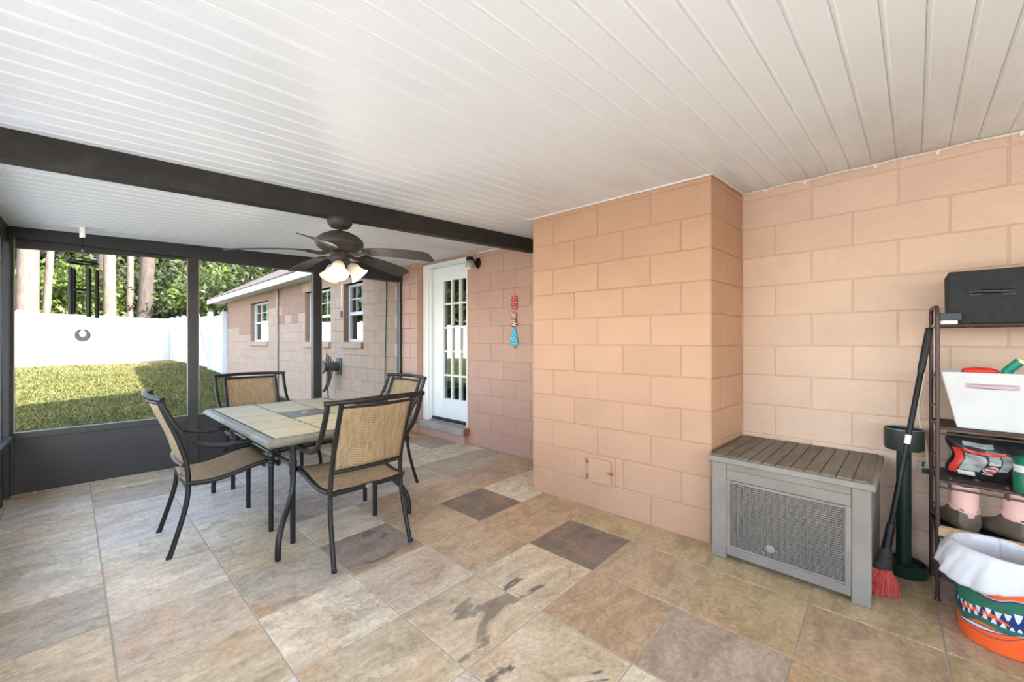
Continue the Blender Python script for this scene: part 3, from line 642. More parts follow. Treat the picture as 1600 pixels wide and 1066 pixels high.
# ------------------------------------------------------------------ windows of the wing
for k, (a, b, c, d) in enumerate(WH):
    wd = sempty('window_%d' % (k + 1), W0, WA)
    n0 = -0.15; m = MB(); t = 0.045
    m.box2((a, n0, c), (a + t, n0 + 0.06, d)); m.box2((b - t, n0, c), (b, n0 + 0.06, d)); m.box2((a + t, n0, c), (b - t, n0 + 0.06, c + t)); m.box2((a + t, n0, d - t), (b - t, n0 + 0.06, d))
    m.build('window_frame', 'vinyl', wd, bevel=0.004)
    zm = c + (d - c) * 0.49
    m = MB(); m.box2((a + t, n0 + 0.015, zm - 0.028), (b - t, n0 + 0.055, zm + 0.028)); m.build('meeting_rail', 'vinyl', wd, bevel=0.003)
    for z0_, z1_ in ((c + t, zm - 0.028), (zm + 0.028, d - t)):
        m = MB(); m.box2((a + t, n0 + 0.02, z0_), (b - t, n0 + 0.026, z1_)); m.build('pane', 'glass', wd)
    zc = (zm + d) / 2
    m = MB(); m.box2((a + t, n0 + 0.024, zc - 0.008), (b - t, n0 + 0.036, zc + 0.008))
    for f in (0.34, 0.67): m.box2((a + t + (b - a - 2 * t) * f - 0.008, n0 + 0.024, zm + 0.03), (a + t + (b - a - 2 * t) * f + 0.008, n0 + 0.036, d - t))
    m.build('window_grille', 'vinyl', wd)
    m = MB(); m.box2((a + t, n0 - 0.035, c + t), (a + (b - a) * 0.62, n0 - 0.03, d - t)); m.build('curtain', 'dark_room', wd)
    m = MB(); m.box2((a + (b - a) * 0.0, n0 - 0.045, c + t), (b - t, n0 - 0.04, d - t)); m.build('blind', 'blind', wd)
    m = MB(); m.box2((a - 0.02, -0.14, c - 0.105), (b + 0.03, 0.045, c - 0.003)); m.build('window_sill', 'pink_wing', wd, bevel=0.006)
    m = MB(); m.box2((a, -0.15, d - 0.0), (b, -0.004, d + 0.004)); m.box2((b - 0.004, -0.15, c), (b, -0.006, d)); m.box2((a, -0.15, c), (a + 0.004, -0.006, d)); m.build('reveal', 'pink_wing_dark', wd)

# wing roof
roof = MB(); e_u0, e_u1 = 1.2, 16.05 - 4.758; EV = 0.35; RD = 2.6; SL = 0.585; ez = 2.555
roof.prism([(EV, ez - 0.02), (EV + 0.015, ez), (EV - RD, ez + SL * (RD)), (EV - 2 * RD, ez), (EV - 2 * RD, ez - 0.02), (EV - RD, ez + SL * RD - 0.06)],
           lambda n, z: wing_pt(e_u0, n, z), lambda n, z: wing_pt(e_u1, n, z))
rf = struct(roof.build('roof_wing', 'shingle'))
m = MB(); wbox(m, wing_pt, e_u0, e_u1, ez - 0.145, ez - 0.005, EV - 0.02, EV + 0.002); m.build('fascia', 'fascia', rf)
m = MB(); wbox(m, wing_pt, e_u0, e_u1, ez - 0.115, ez - 0.105, -0.05, EV - 0.02); m.build('soffit', 'fascia', rf)
m = MB(); m.prism([(0, 2.45), (-RD * 2 + 2 * EV, 2.45), (EV - RD, ez + SL * RD - 0.1)], lambda n, z: wing_pt(WL - 0.12, n, z), lambda n, z: wing_pt(WL - 0.02, n, z)); m.build('gable', 'pink_wing', rf)
m = MB(); m.prism([(0, -0.2), (0, 2.47), (-4.2, 2.47), (-4.2, -0.2)], lambda n, z: wing_pt(WL - 0.18, n, z), lambda n, z: wing_pt(WL - 0.01, n, z)); m.build('end_wall', 'pink_wing', rf)
# invented two storey block behind the right wall (out of view, shades the near lawn)
m = MB(); m.box2((3.42, -3.1, -0.2), (9.2, 2.6, 6.6)); struct(m.build('wall_shade_block', 'pink'))
m = MB(); m.prism([(3.1, 6.55), (3.1, 6.65), (6.3, 7.6), (9.5, 6.65), (9.5, 6.55)], lambda x, z: (x, -3.3, z), lambda x, z: (x, 2.8, z)); struct(m.build('roof_shade_block', 'shingle'))
m = MB(); m.box2((3.42, 2.6, -0.2), (9.2, 4.6, 2.42)); struct(m.build('wall_link', 'pink'))

# conduit and cable on the wing wall, hose reel
def on_wing(y, n): 
    q = wing_pt(y - 4.758, n, 0); return q[0], q[1]
x, y = on_wing(10.36, 0.03)
pp = thing('downpipe', 'slim painted pipe running down the wing wall beside the first window', 'pipe', (x, y, 0))
m = MB(); m.tube([(0, 0, -0.1), (0, 0, 2.40)], 0.028, 10); m.build('pipe', 'pipe', pp, smooth=True)
for zz in (0.5, 1.35, 2.2):
    m = MB(); m.box((0.012, 0, zz), (0.03, 0.085, 0.025)); m.build('strap', 'steel', pp)
x, y = on_wing(5.572, 0.012)
m = MB(); m.tube(spline([(x, y, 2.42), (x, y - 0.02, 1.9), (x, y, 1.4), (x - 0.004, y + 0.02, 0.7), (x, y, 0.1)], 6), 0.007, 6)
tag(m.build('wall_cable', 'hose', smooth=True), 'thin dark cable running down the wing wall near the screen corner', 'cable')
x, y = on_wing(7.25, 0.0)
hr = thing('hose_reel', 'grey garden hose reel hung on the wing wall with dangling hose', 'hose reel', (x, y, 0), WA)   # local y = outward
m = MB(); m.box((-0.08, 0.014, 0.80), (0.20, 0.024, 0.30)); m.build('wall_plate', 'hose_reel', hr, bevel=0.006)
ax = Matrix.Rotation(-PI / 2, 3, 'X')
m = MB(); m.lathe([(0.075, 0.02), (0.08, 0.03), (0.08, 0.26), (0.075, 0.27)], (-0.06, 0.0, 0.80), 18, ax); m.build('drum', 'hose_reel', hr, smooth=True)
m = MB()
m.lathe([(0.055, 0.27), (0.115, 0.275), (0.12, 0.29), (0.115, 0.30), (0.06, 0.30), (0.05, 0.285)], (-0.06, 0, 0.80), 22, ax); m.build('flange', 'hose_reel', hr, smooth=True)
for q in range(3):
    m = MB(); s_ = 0.03 * q
    m.tube(spline([(-0.10 + s_, 0.12 + s_, 0.90), (-0.16, 0.16 + s_, 0.72), (-0.13 + s_, 0.2, 0.52 - s_), (-0.04, 0.2 + s_, 0.45 - s_), (0.05 - s_, 0.16, 0.60), (0.02, 0.12 + s_, 0.86), (-0.04, 0.14 + s_, 0.96 + s_), (-0.10 + s_, 0.16 + s_, 0.90)], 6), 0.011, 6); m.build('hose_loop', 'hose', hr, smooth=True)
m = MB(); m.tube(spline([(0.10, 0.10, 0.74), (0.08, 0.14, 0.45), (0.05, 0.14, 0.10), (0.12, 0.2, -0.05)], 6), 0.011, 6); m.build('hose_tail', 'hose', hr, smooth=True)
m = MB(); m.tube(spline([(0.20, 0.10, 0.70), (0.21, 0.12, 0.42), (0.30, 0.16, 0.32), (0.36, 0.18, 0.15), (0.36, 0.2, -0.05)], 6), 0.012, 6); m.build('leader_hose', 'hose', hr, smooth=True)

# ------------------------------------------------------------------ yard: lawn, fence, trees
def ground_z(x, y):
    t = min(max((y - 6.0) / 16.0, 0), 1); return -0.10 + 0.49 * t * t * (3 - 2 * t)
m = MB(); gx = np.linspace(-45, 30, 76); gy = np.linspace(-30, 60, 91)
vs = [(x, y, ground_z(x, y) - 0.005) for y in gy for x in gx]; n_ = len(gx)
m.add(vs, [(j * n_ + i, j * n_ + i + 1, (j + 1) * n_ + i + 1, (j + 1) * n_ + i) for j in range(len(gy) - 1) for i in range(n_ - 1)])
struct(m.build('lawn_ground', 'lawn', smooth=True))
m = MB(); m.box2((-10.5, -7.0, -0.30), (-1.15, 4.9, -0.06)); struct(m.build('bounce_slab', 'bounce_pale'))  # added unseen slab that bounces sunlight up to the porch ceiling
# grass blades where the photograph shows lawn
nB = 170000; dist = RNG.uniform(5.5, 21, nB) ; ang = RNG.uniform(-1.35, -0.50, nB)     # tan of view angle handled in world polar
th = math.atan2(fwd.y, fwd.x) - ang
bx = dist * np.cos(th); by = dist * np.sin(th)
keep = (RNG.random(nB) < np.clip(1.5 - (by - 12.0) / 7.0, 0.12, 1.0)) & (by > YF + 0.4) & (bx < 3.05 - 0.026 * by) & (by < 23.2 + 0.6 * (bx - 2.2)); bx, by = bx[keep], by[keep]; n_ = len(bx)
tt = np.clip((by - 6) / 16, 0, 1); bz = -0.10 + 0.49 * tt * tt * (3 - 2 * tt) - 0.005
hh = RNG.uniform(0.02, 0.055, n_); aa = RNG.uniform(0, 2 * PI, n_); ww = RNG.uniform(0.006, 0.014, n_) * (0.6 + dist[keep] / 14); lx = RNG.normal(0, 0.02, n_); ly = RNG.normal(0, 0.02, n_)
V = np.empty((n_, 3, 3)); V[:, 0] = np.stack([bx - ww * np.cos(aa), by - ww * np.sin(aa), bz], 1); V[:, 1] = np.stack([bx + ww * np.cos(aa), by + ww * np.sin(aa), bz], 1); V[:, 2] = np.stack([bx + lx, by + ly, bz + hh], 1)
def tri_mesh(name, V, mat):
    k = V.shape[1]; n = V.shape[0]; me = bpy.data.meshes.new(name)
    me.vertices.add(n * k); me.vertices.foreach_set('co', V.reshape(-1).astype(np.float32)); me.loops.add(n * k); me.loops.foreach_set('vertex_index', np.arange(n * k, dtype=np.int32))
    me.polygons.add(n); me.polygons.foreach_set('loop_start', np.arange(0, n * k, k, dtype=np.int32)); me.polygons.foreach_set('loop_total', np.full(n, k, dtype=np.int32)); me.update(calc_edges=True); me.materials.append(MAT[mat]); return me
tag(link('grass', tri_mesh('grass', V, 'grass')), 'short lawn grass in the yard beyond the screen', 'grass', kind='stuff')

# vinyl fence
FC = Vector((2.2, 23.9, 0)); FD = Vector((-4.3, -2.6, 0)).normalized(); fa = math.atan2(FD.y, FD.x)
fence = thing('vinyl_fence', 'long white vinyl privacy fence across the back of the yard', 'fence', (FC.x, FC.y, 0), fa)
def fence_run(root, L, step, z_of, hgt=1.83, first_gap=0.0, posts=True):
    n = int(L / step); q = 0
    for i in range(n + 1):
        u = i * step; z = z_of(u)
        m = MB(); m.box((u, 0, z + hgt / 2 - 0.1), (0.13, 0.13, hgt + 0.24)); p = m.build('post', 'vinyl', root)
        m = MB(); m.prism([(-0.075, -0.075), (0.075, -0.075), (0.075, 0.075), (-0.075, 0.075)], lambda a, b: (u + a, b, z + hgt + 0.02), lambda a, b: (u + a * 0.55, b * 0.55, z + hgt + 0.07)); m.build('post_cap', 'vinyl', p)
        if i == n: break
        z2 = z_of(u + step)
        for zz, hh_ in ((hgt - 0.07, 0.14), (0.05, 0.16)):
            m = MB(); m.hexa([(u, -0.03, z + zz - hh_ / 2), (u + step, -0.03, z2 + zz - hh_ / 2), (u + step, 0.03, z2 + zz - hh_ / 2), (u, 0.03, z + zz - hh_ / 2), (u, -0.03, z + zz + hh_ / 2), (u + step, -0.03, z2 + zz + hh_ / 2), (u + step, 0.03, z2 + zz + hh_ / 2), (u, 0.03, z + zz + hh_ / 2)])
            m.build('rail', 'vinyl', root)
        nb_ = 10; w_ = (step - 0.13) / nb_
        for k in range(nb_):
            ua = u + 0.065 + k * w_; za = z + (z2 - z) * (ua - u) / step
            m = MB(); m.box2((ua + 0.004, -0.018, za + 0.06), (ua + w_ - 0.004, 0.018, za + hgt - 0.08)); m.build('board', 'vinyl', root)
def fz(u): p = FC + FD * u; return ground_z(p.x, p.y)
fence_run(fence, 24.5, 2.44, fz)
# fence 2 with gate, towards the wing
F2 = Vector((2.206, 23.76, 0)); F2e = Vector((2.67, 15.10, 0)); d2 = (F2e - F2); f2 = math.atan2(d2.y, d2.x); L2 = d2.length; d2.normalize()
side = thing('side_fence', 'short white vinyl fence run between the yard corner and the wing', 'fence', (F2.x, F2.y, 0), f2)
def fz2(u): p = F2 + d2 * u; return ground_z(p.x, p.y)
fence_run(side, 4.9, 1.22, fz2)
gt = thing('yard_gate', 'white vinyl yard gate with black hinges beside the wing corner', 'gate', (F2.x, F2.y, 0), f2)
gu = 5.15; gw = 1.55; gz = fz2(gu + 0.8)
m = MB(); m.box2((gu, -0.03, gz + 0.05), (gu + 0.09, 0.03, gz + 1.80)); m.box2((gu + gw - 0.09, -0.03, gz + 0.05), (gu + gw, 0.03, gz + 1.80)); m.box2((gu + 0.09, -0.03, gz + 1.66), (gu + gw - 0.09, 0.03, gz + 1.80)); m.box2((gu + 0.09, -0.03, gz + 0.05), (gu + gw - 0.09, 0.03, gz + 0.2)); m.build('gate_frame', 'vinyl', gt)
for k in range(7):
    w_ = (gw - 0.18) / 7; m = MB(); m.box2((gu + 0.09 + k * w_ + 0.004, -0.02, gz + 0.2), (gu + 0.09 + (k + 1) * w_ - 0.004, 0.02, gz + 1.66)); m.build('board', 'vinyl', gt)
m = MB(); m.tube([(gu + 0.1, -0.035, gz + 1.6), (gu + gw - 0.1, -0.035, gz + 0.25)], 0.012, 6); m.build('brace', 'steel', gt)
for zz in (0.35, 1.5):
    m = MB(); m.box((gu + gw + 0.02, -0.05, gz + zz), (0.16, 0.03, 0.09)); m.build('hinge', 'black', gt, bevel=0.005)
for uu in (gu + gw + 0.10, L2 - 0.15):
    z = fz2(uu); gp = thing('gate_post', 'white vinyl post on the hinge side of the yard gate' if uu < L2 - 0.5 else 'white vinyl end post standing against the wing corner', 'post', (F2.x + d2.x * uu, F2.y + d2.y * uu, z), f2)
    m = MB(); m.box((0, 0, 0.9), (0.14, 0.14, 2.0)); m.build('shaft', 'vinyl', gp)
    m = MB(); m.prism([(-0.08, -0.08), (0.08, -0.08), (0.08, 0.08), (-0.08, 0.08)], lambda a, b: (a, b, 1.9), lambda a, b: (a * 0.5, b * 0.5, 1.96)); m.build('post_cap', 'vinyl', gp)
uu0, uu1 = gu + gw + 0.17, L2 - 0.22
sp = thing('fence_panel', 'white vinyl fence panel between the gate post and the wing corner', 'fence', (F2.x, F2.y, 0), f2)
z = fz2((uu0 + uu1) / 2)
m = MB(); m.box2((uu0, -0.03, z + 1.66), (uu1, 0.03, z + 1.82)); m.build('rail', 'vinyl', sp); m = MB(); m.box2((uu0, -0.03, z + 0.0), (uu1, 0.03, z + 0.15)); m.build('rail', 'vinyl', sp)
for k in range(6):
    w_ = (uu1 - uu0) / 6; m = MB(); m.box2((uu0 + k * w_ + 0.004, -0.02, z + 0.1), (uu0 + (k + 1) * w_ - 0.004, 0.02, z + 1.7)); m.build('board', 'vinyl', sp)

def at(px, depth, z=None):
    X = (px - 800) / 635.0 * depth
    return Vector((X * 0.7046 + depth * 0.7096, -X * 0.7096 + depth * 0.7046, 0))
def leaves(n, c, r, size, flat=0.0):
    u = RNG.normal(size=(n, 3)); u /= np.linalg.norm(u, axis=1)[:, None]
    nc = max(6, n // 60); cl = RNG.normal(size=(nc, 3)); cl /= np.linalg.norm(cl, axis=1)[:, None]; cl *= RNG.uniform(0.35, 1.0, (nc, 1))
    p = cl[RNG.integers(0, nc, n)] * np.array(r) + RNG.normal(size=(n, 3)) * np.array([0.42, 0.42, 0.30]) * min(r) * 0.45 + np.array(c)
    a = RNG.normal(size=(n, 3)); a /= np.linalg.norm(a, axis=1)[:, None]; b = np.cross(a, u); b /= np.linalg.norm(b, axis=1)[:, None] + 1e-9
    s = size * RNG.uniform(0.6, 1.3, (n, 1)); V = np.stack([p - a * s, p - b * s * 0.42, p + a * s, p + b * s * 0.42], 1); return V
def trunk(mb, h, r, lean, n=12):
    pts = [(lean[0] * t * h + 0.05 * math.sin(3 * t + r * 40), lean[1] * t * h, h * t - 0.3) for t in np.linspace(0, 1, 9)]
    mb.tube(pts, [r * (1.12 - 0.35 * t) for t in np.linspace(0, 1, 9)], n)
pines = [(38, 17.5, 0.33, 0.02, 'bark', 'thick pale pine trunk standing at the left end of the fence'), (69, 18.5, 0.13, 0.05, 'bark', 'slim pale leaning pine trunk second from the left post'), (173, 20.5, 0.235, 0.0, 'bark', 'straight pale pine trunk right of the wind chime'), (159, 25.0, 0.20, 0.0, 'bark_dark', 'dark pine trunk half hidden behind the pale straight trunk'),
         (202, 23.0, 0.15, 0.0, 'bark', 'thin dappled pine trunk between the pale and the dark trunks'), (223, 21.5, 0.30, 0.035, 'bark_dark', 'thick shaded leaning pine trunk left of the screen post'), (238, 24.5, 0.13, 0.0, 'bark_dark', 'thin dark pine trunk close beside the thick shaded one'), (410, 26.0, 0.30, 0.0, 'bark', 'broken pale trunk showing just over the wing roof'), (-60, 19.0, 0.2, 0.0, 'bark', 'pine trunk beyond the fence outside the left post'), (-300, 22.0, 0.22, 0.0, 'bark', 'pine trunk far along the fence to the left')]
for px, dp, r, ln, mt, lb in pines:
    p = at(px, dp); t = thing('pine_tree', lb, 'tree', (p.x, p.y, 0.2), 0, 'pine trunks behind the fence')
    m = MB(); h = 13 if px != 410 else 5.2
    trunk(m, h, r, (ln * 0.70, -ln * 0.71)); m.build('trunk', mt, t, smooth=True)
    if px != 410: link('crown', tri_mesh('crown', leaves(500, (ln * h * 0.7, -ln * h * 0.71, h), (2.2, 2.2, 1.5), 0.35), 'leaf_dark'), t)
bush = [(20, 24, 2.4, 'leaf', 5.2), (95, 22, 2.6, 'leaf', 5.4), (140, 23, 2.2, 'leaf', 5.0), (200, 27, 2.6, 'leaf_dark', 6.2), (262, 26, 2.2, 'leaf_dark', 5.6), (300, 25.5, 2.6, 'leaf_dark', 6.2), (345, 22.5, 1.9, 'leaf', 5.4), (395, 22, 2.4, 'leaf_dark', 6.0), (450, 24, 2.6, 'leaf_dark', 6.6), (510, 25, 2.6, 'leaf_dark', 6.6),
        (20, 31, 4.2, 'leaf_dark', 11), (130, 32, 4.2, 'leaf_dark', 11), (230, 33, 4.2, 'leaf_dark', 11), (330, 32, 4.2, 'leaf_dark', 11), (440, 33, 4.2, 'leaf_dark', 12), (-80, 26, 3.5, 'leaf', 8), (-220, 26, 3.5, 'leaf', 8), (-380, 28, 4, 'leaf_dark', 9), (-600, 30, 4.5, 'leaf', 9), (-70, 34, 4.5, 'leaf_dark', 12)]
far_names = ['tall dark woods tree behind the thick pale trunk at the fence end', 'tall dark woods tree far behind the wind chime', 'tall dark woods tree behind the leaning shaded trunk', 'tall dark woods tree behind the slim screen post', 'tall dark woods tree far behind the wing roof', 'bushy tree just beyond the left edge of the yard view', 'bushy yard tree mirrored in the door glass', 'dark tree far left along the fence', 'pale green tree farthest left along the fence', 'tallest dark tree at the left end of the woods']
near_names = ['bright leafy tree behind the thick pale trunk', 'bright leafy tree directly behind the wind chime', 'light green tree right of the wind chime tubes', 'shady tree behind the dappled thin trunk', 'dark drooping evergreen left of the slim screen post', 'dark evergreen hidden behind the first screen post', 'sunlit yellow green tree over the gate and roof end', 'dark evergreen rising behind the roof edge', 'shaded tree above the wing roof under the header', 'shaded tree above the wing roof near the fan']
for px_, py_ in ((-11, 23.5), (-14.5, 24), (-9, 27.5), (-16.5, 27.5)):
    X_ = px_ * 0.7046 - py_ * 0.7096; Z_ = px_ * 0.7096 + py_ * 0.7046; bush.append((800 + 635 * X_ / Z_, Z_, 3.0, 'leaf_dark', 9))
far_names += ['dark leafy tree in the far left corner woods, seen in the door glass', 'dark leafy tree farther along the left woods, seen in the door glass', 'dark leafy tree behind the left corner of the yard', 'outermost dark leafy tree of the left corner woods']
for k, (px, dp, rr, mt, zt_) in enumerate(bush):
    p = at(px, dp)
    lb = near_names[k] if k < 10 else far_names[k - 10]
    t = thing('leafy_tree', lb, 'tree', (p.x, p.y, 0.2), 0, 'woodland trees beyond the fence' if k < 10 else 'background woodland')
    m = MB(); trunk(m, zt_ * 0.7, 0.09, (0.02, 0.0), 7); m.build('trunk', 'bark_dark', t)
    nl = 4200 if k < 10 else 9000
    link('crown', tri_mesh('crown', leaves(nl, (0, 0, zt_ * 0.52), (rr, rr, zt_ * 0.5), 0.17 if k < 10 else 0.34), mt), t)

# ------------------------------------------------------------------ patio chairs
TUBE = 0.0135
def make_chair(label):
    c = thing('patio_chair', label, 'chair', (0, 0, 0), 0, 'patio chairs round the tiled table')   # local +y = the way the chair faces, origin under the rear feet
    side_prof = [(0.0, 0.0), (0.042, 0.14), (0.078, 0.28), (0.090, 0.40), (0.080, 0.53), (0.040, 0.68), (-0.005, 0.80), (-0.045, 0.912)]
    def hw(z): return 0.236 - 0.021 * min(max(z / 0.5, 0), 1)
    ups = []
    for s in (-1, 1):
        m = MB(); m.tube(spline([(s * hw(z), y, z) for y, z in side_prof], 5), TUBE, 10); ups.append(m.build('leg', 'bronze', c, smooth=True))
        m = MB(); m.lathe([(0.0150, 0.0), (0.0155, 0.012)], (s * 0.236, 0, 0.0), 10); m.build('rubber_foot', 'rubber', ups[-1])
        # front leg with turned finial
        m = MB(); fx, fy = s * 0.272, 0.51
        m.lathe([(0.0155, 0.0), (0.0160, 0.425), (0.0215, 0.430), (0.0215, 0.440), (0.0165, 0.446), (0.0205, 0.452), (0.0205, 0.458), (0.0165, 0.464), (0.0215, 0.476), (0.0245, 0.496), (0.0205, 0.516), (0.0140, 0.524), (0.0195, 0.532), (0.0195, 0.537), (0.0140, 0.544), (0.0200, 0.558), (0.0165, 0.576), (0.0140, 0.592)], (fx, fy, 0), 12)
        m.build('front_leg', 'bronze', c, smooth=True)
        m = MB(); m.tube(spline([(s * 0.2875, -0.040, 0.918), (s * 0.2875, -0.022, 0.86), (s * 0.287, 0.018, 0.775), (s * 0.285, 0.072, 0.695), (s * 0.282, 0.145, 0.637), (s * 0.279, 0.24, 0.612), (s * 0.276, 0.36, 0.613), (s * 0.273, 0.455, 0.622), (s * 0.272, 0.500, 0.612), (s * 0.272, 0.511, 0.585)], 5), 0.0145, 10)
        m.build('arm', 'bronze', c, smooth=True)
        m = MB(); m.tube(spline([(s * 0.232, 0.082, 0.408), (s * 0.236, 0.19, 0.400), (s * 0.240, 0.31, 0.418), (s * 0.243, 0.42, 0.447), (s * 0.244, 0.50, 0.455), (s * 0.244, 0.545, 0.440), (s * 0.244, 0.568, 0.418)], 5), 0.0145, 8); m.build('seat_rail', 'bronze', c, smooth=True)
        m = MB(); m.tube([(s * 0.243, 0.50, 0.452), (s * 0.272, 0.508, 0.452)], 0.010, 8); m.build('bracket', 'bronze', c)
    def bow(x, k=0.045): return -k * (1 - (x / 0.2875) ** 2)
    m = MB(); m.tube([(x, -0.040 + bow(x), 0.918 + 0.006 * (1 - (x / 0.2875) ** 2)) for x in np.linspace(-0.305, 0.305, 17)], 0.0155, 10); tr = m.build('top_rail', 'bronze', c, smooth=True)
    m = MB(); m.tube([(x, -0.030 + bow(x) * (1 - (abs(x) / 0.215) * 0.3) + 0.004, 0.888) for x in np.linspace(-0.212, 0.212, 13)], 0.010, 8); m.build('sling_bar', 'bronze', c, smooth=True)
    def backy(z):
        ys_ = [p[0] for p in side_prof]; zs = [p[1] for p in side_prof]; return float(np.interp(z, zs, ys_))
    m = MB(); m.tube([(x, backy(0.515) + bow(x, 0.035) + 0.004, 0.515) for x in np.linspace(-0.212, 0.212, 13)], 0.012, 8); m.build('lower_back_rail', 'bronze', c, smooth=True)
    def back_s(u, v):
        x = -0.203 + 0.406 * u; z = 0.522 + 0.362 * v; return (x, backy(z) + bow(x, 0.035 + 0.008 * v) * 0.95 + 0.006, z)
    m = MB(); m.grid(back_s, 16, 12); m.build('back_sling', 'sling', c, smooth=True, solid=0.002)
    prof = [(0.078, 0.418), (0.19, 0.408), (0.31, 0.424), (0.42, 0.452), (0.50, 0.461), (0.545, 0.448), (0.572, 0.425)]
    pr = spline([(0, a, b) for a, b in prof], 4)
    def seat_s(u, v):
        k = v * (len(pr) - 1); i = min(int(k), len(pr) - 2); q = pr[i].lerp(pr[i + 1], k - i); x = -0.236 + 0.472 * u
        return (x, q.y, q.z - 0.012 * (1 - (2 * u - 1) ** 2))
    m = MB(); m.grid(seat_s, 14, 24); m.build('seat_sling', 'sling', c, smooth=True, solid=0.002)
    m = MB(); m.box((0, 0.085, 0.392), (0.46, 0.018, 0.030)); rb = m.build('rear_rail', 'bronze', c, bevel=0.003)
    m = MB(); m.lathe([(0.001, 0), (0.016, 0.0), (0.016, 0.003), (0.001, 0.004)], (0, 0.075, 0.392), 16, Matrix.Rotation(PI / 2, 3, 'X') @ Matrix.Diagonal((1.4, 0.8, 1))); m.build('badge', 'chrome', rb)
    m = MB(); m.tube([(-0.24, 0.48, 0.430), (0.24, 0.48, 0.430)], 0.010, 8); m.build('front_rail', 'bronze', c)
    return c
ch2 = make_chair('tan sling patio chair with its back to us, at the near end of the table'); ch2.location = (1.112, 2.222, 0); ch2.rotation_euler = (0, 0, rad(1.6))
def place(label, x, y, rz):
    o = copy_tree(ch2); o['label'] = label; o.location = (x, y, 0); o.rotation_euler = (0, 0, rz)
place('tan sling patio chair in side view on the lawn side of the table', 0.262, 3.258, rad(-90 + 1.0))
place('tan sling patio chair at the far end of the table before the wing wall', 1.025, 4.585, rad(180 + 2))
place('tan sling patio chair on the door side of the table, mostly hidden', 1.937, 3.345, rad(90 + 3))

# ------------------------------------------------------------------ tiled patio table
TZ = 0.69
tb = thing('patio_table', 'rectangular patio table with cream tile top and dark centre tile', 'table', (1.1, 3.345, 0), rad(2.2))
HX, HY = 0.495, 0.800
def rim_loop(z, d): return [(-HX + d, -HY + d, z), (HX - d, -HY + d, z), (HX - d, HY - d, z), (-HX + d, HY - d, z)]
m = MB(); loops = [rim_loop(TZ - 0.048, 0.035), rim_loop(TZ - 0.046, 0.012), rim_loop(TZ - 0.034, 0.0), rim_loop(TZ - 0.016, 0.004), rim_loop(TZ - 0.005, 0.016), rim_loop(TZ - 0.001, 0.030), rim_loop(TZ - 0.001, 0.050), rim_loop(TZ - 0.012, 0.052)]
vs = [p for l in loops for p in l]; fs = []
for i in range(len(loops) - 1):
    for k in range(4): l = (k + 1) % 4; fs.append((i * 4 + k, i * 4 + l, (i + 1) * 4 + l, (i + 1) * 4 + k))
m.add(vs, fs); rim = m.build('table_rim', 'table_rim', tb, bevel=0.004)
m = MB(); m.box2((-HX + 0.03, -HY + 0.03, TZ - 0.046), (HX - 0.03, HY - 0.03, TZ - 0.0012)); bed = m.build('tile_bed', 'grout_dark', tb)
pxw = (2 * HX - 0.106) / 3; pyw = (2 * HY - 0.106) / 5
for i in range(3):
    for j in range(5):
        cxx = -HX + 0.053 + (i + 0.5) * pxw; cyy = -HY + 0.053 + (j + 0.5) * pyw
        m = MB(); m.box((0, 0, 0), (pxw - 0.011, pyw - 0.011, 0.010)); mid = (i == 1 and j == 2)
        m.build('centre_tile' if mid else 'tile', 'table_inset' if mid else 'table_tile', tb, bevel=0.0008, loc=(cxx, cyy, TZ - 0.0043))
        if mid:
            m = MB(); m.lathe([(0.030, 0.0), (0.030, 0.004), (0.024, 0.006), (0.006, 0.006)], (cxx, cyy, TZ + 0.0006), 18); m.build('hole_cap', 'steel', tb, smooth=True)
            for s in (-1, 1):
                m = MB(); m.lathe([(0.006, 0), (0.006, 0.003)], (cxx + s * 0.05, cyy, TZ + 0.0006), 8); m.build('screw', 'chrome', tb)
FX, FY = 0.43, 0.765
for sx in (-1, 1):
    for sy in (-1, 1):
        prof = [(0.165, 0.645), (0.165, 0.52), (0.165, 0.42), (0.150, 0.33), (0.105, 0.255), (0.050, 0.195), (0.012, 0.125), (0.0, 0.06), (0.0, 0.0)]
        m = MB(); m.tube(spline([(sx * (FX - d * 0.75), sy * (FY - d * 0.75), z) for d, z in prof], 5), 0.0165, 10); m.build('leg', 'bronze', tb, smooth=True)
ix, iy = FX - 0.165 * 0.75, FY - 0.165 * 0.75
m = MB(); zz = 0.632
m.tube([(-ix, -iy, zz), (ix, -iy, zz), (ix, iy, zz), (-ix, iy, zz)], 0.013, 8, close=True)
for y_ in (-0.25, 0.25): m.tube([(-ix, y_, zz), (ix, y_, zz)], 0.012, 8)
m.build('top_frame', 'bronze', tb)
for sx in (-1, 1):
    m = MB(); m.tube([(sx * ix, -iy, 0.49), (sx * ix, iy, 0.49)], 0.012, 8); m.build('stretcher', 'bronze', tb)
for y_ in (-0.25, 0.25):
    m = MB(); m.tube([(-ix, y_, 0.49), (ix, y_, 0.49)], 0.008, 8); m.build('cross_stretcher', 'bronze', tb)

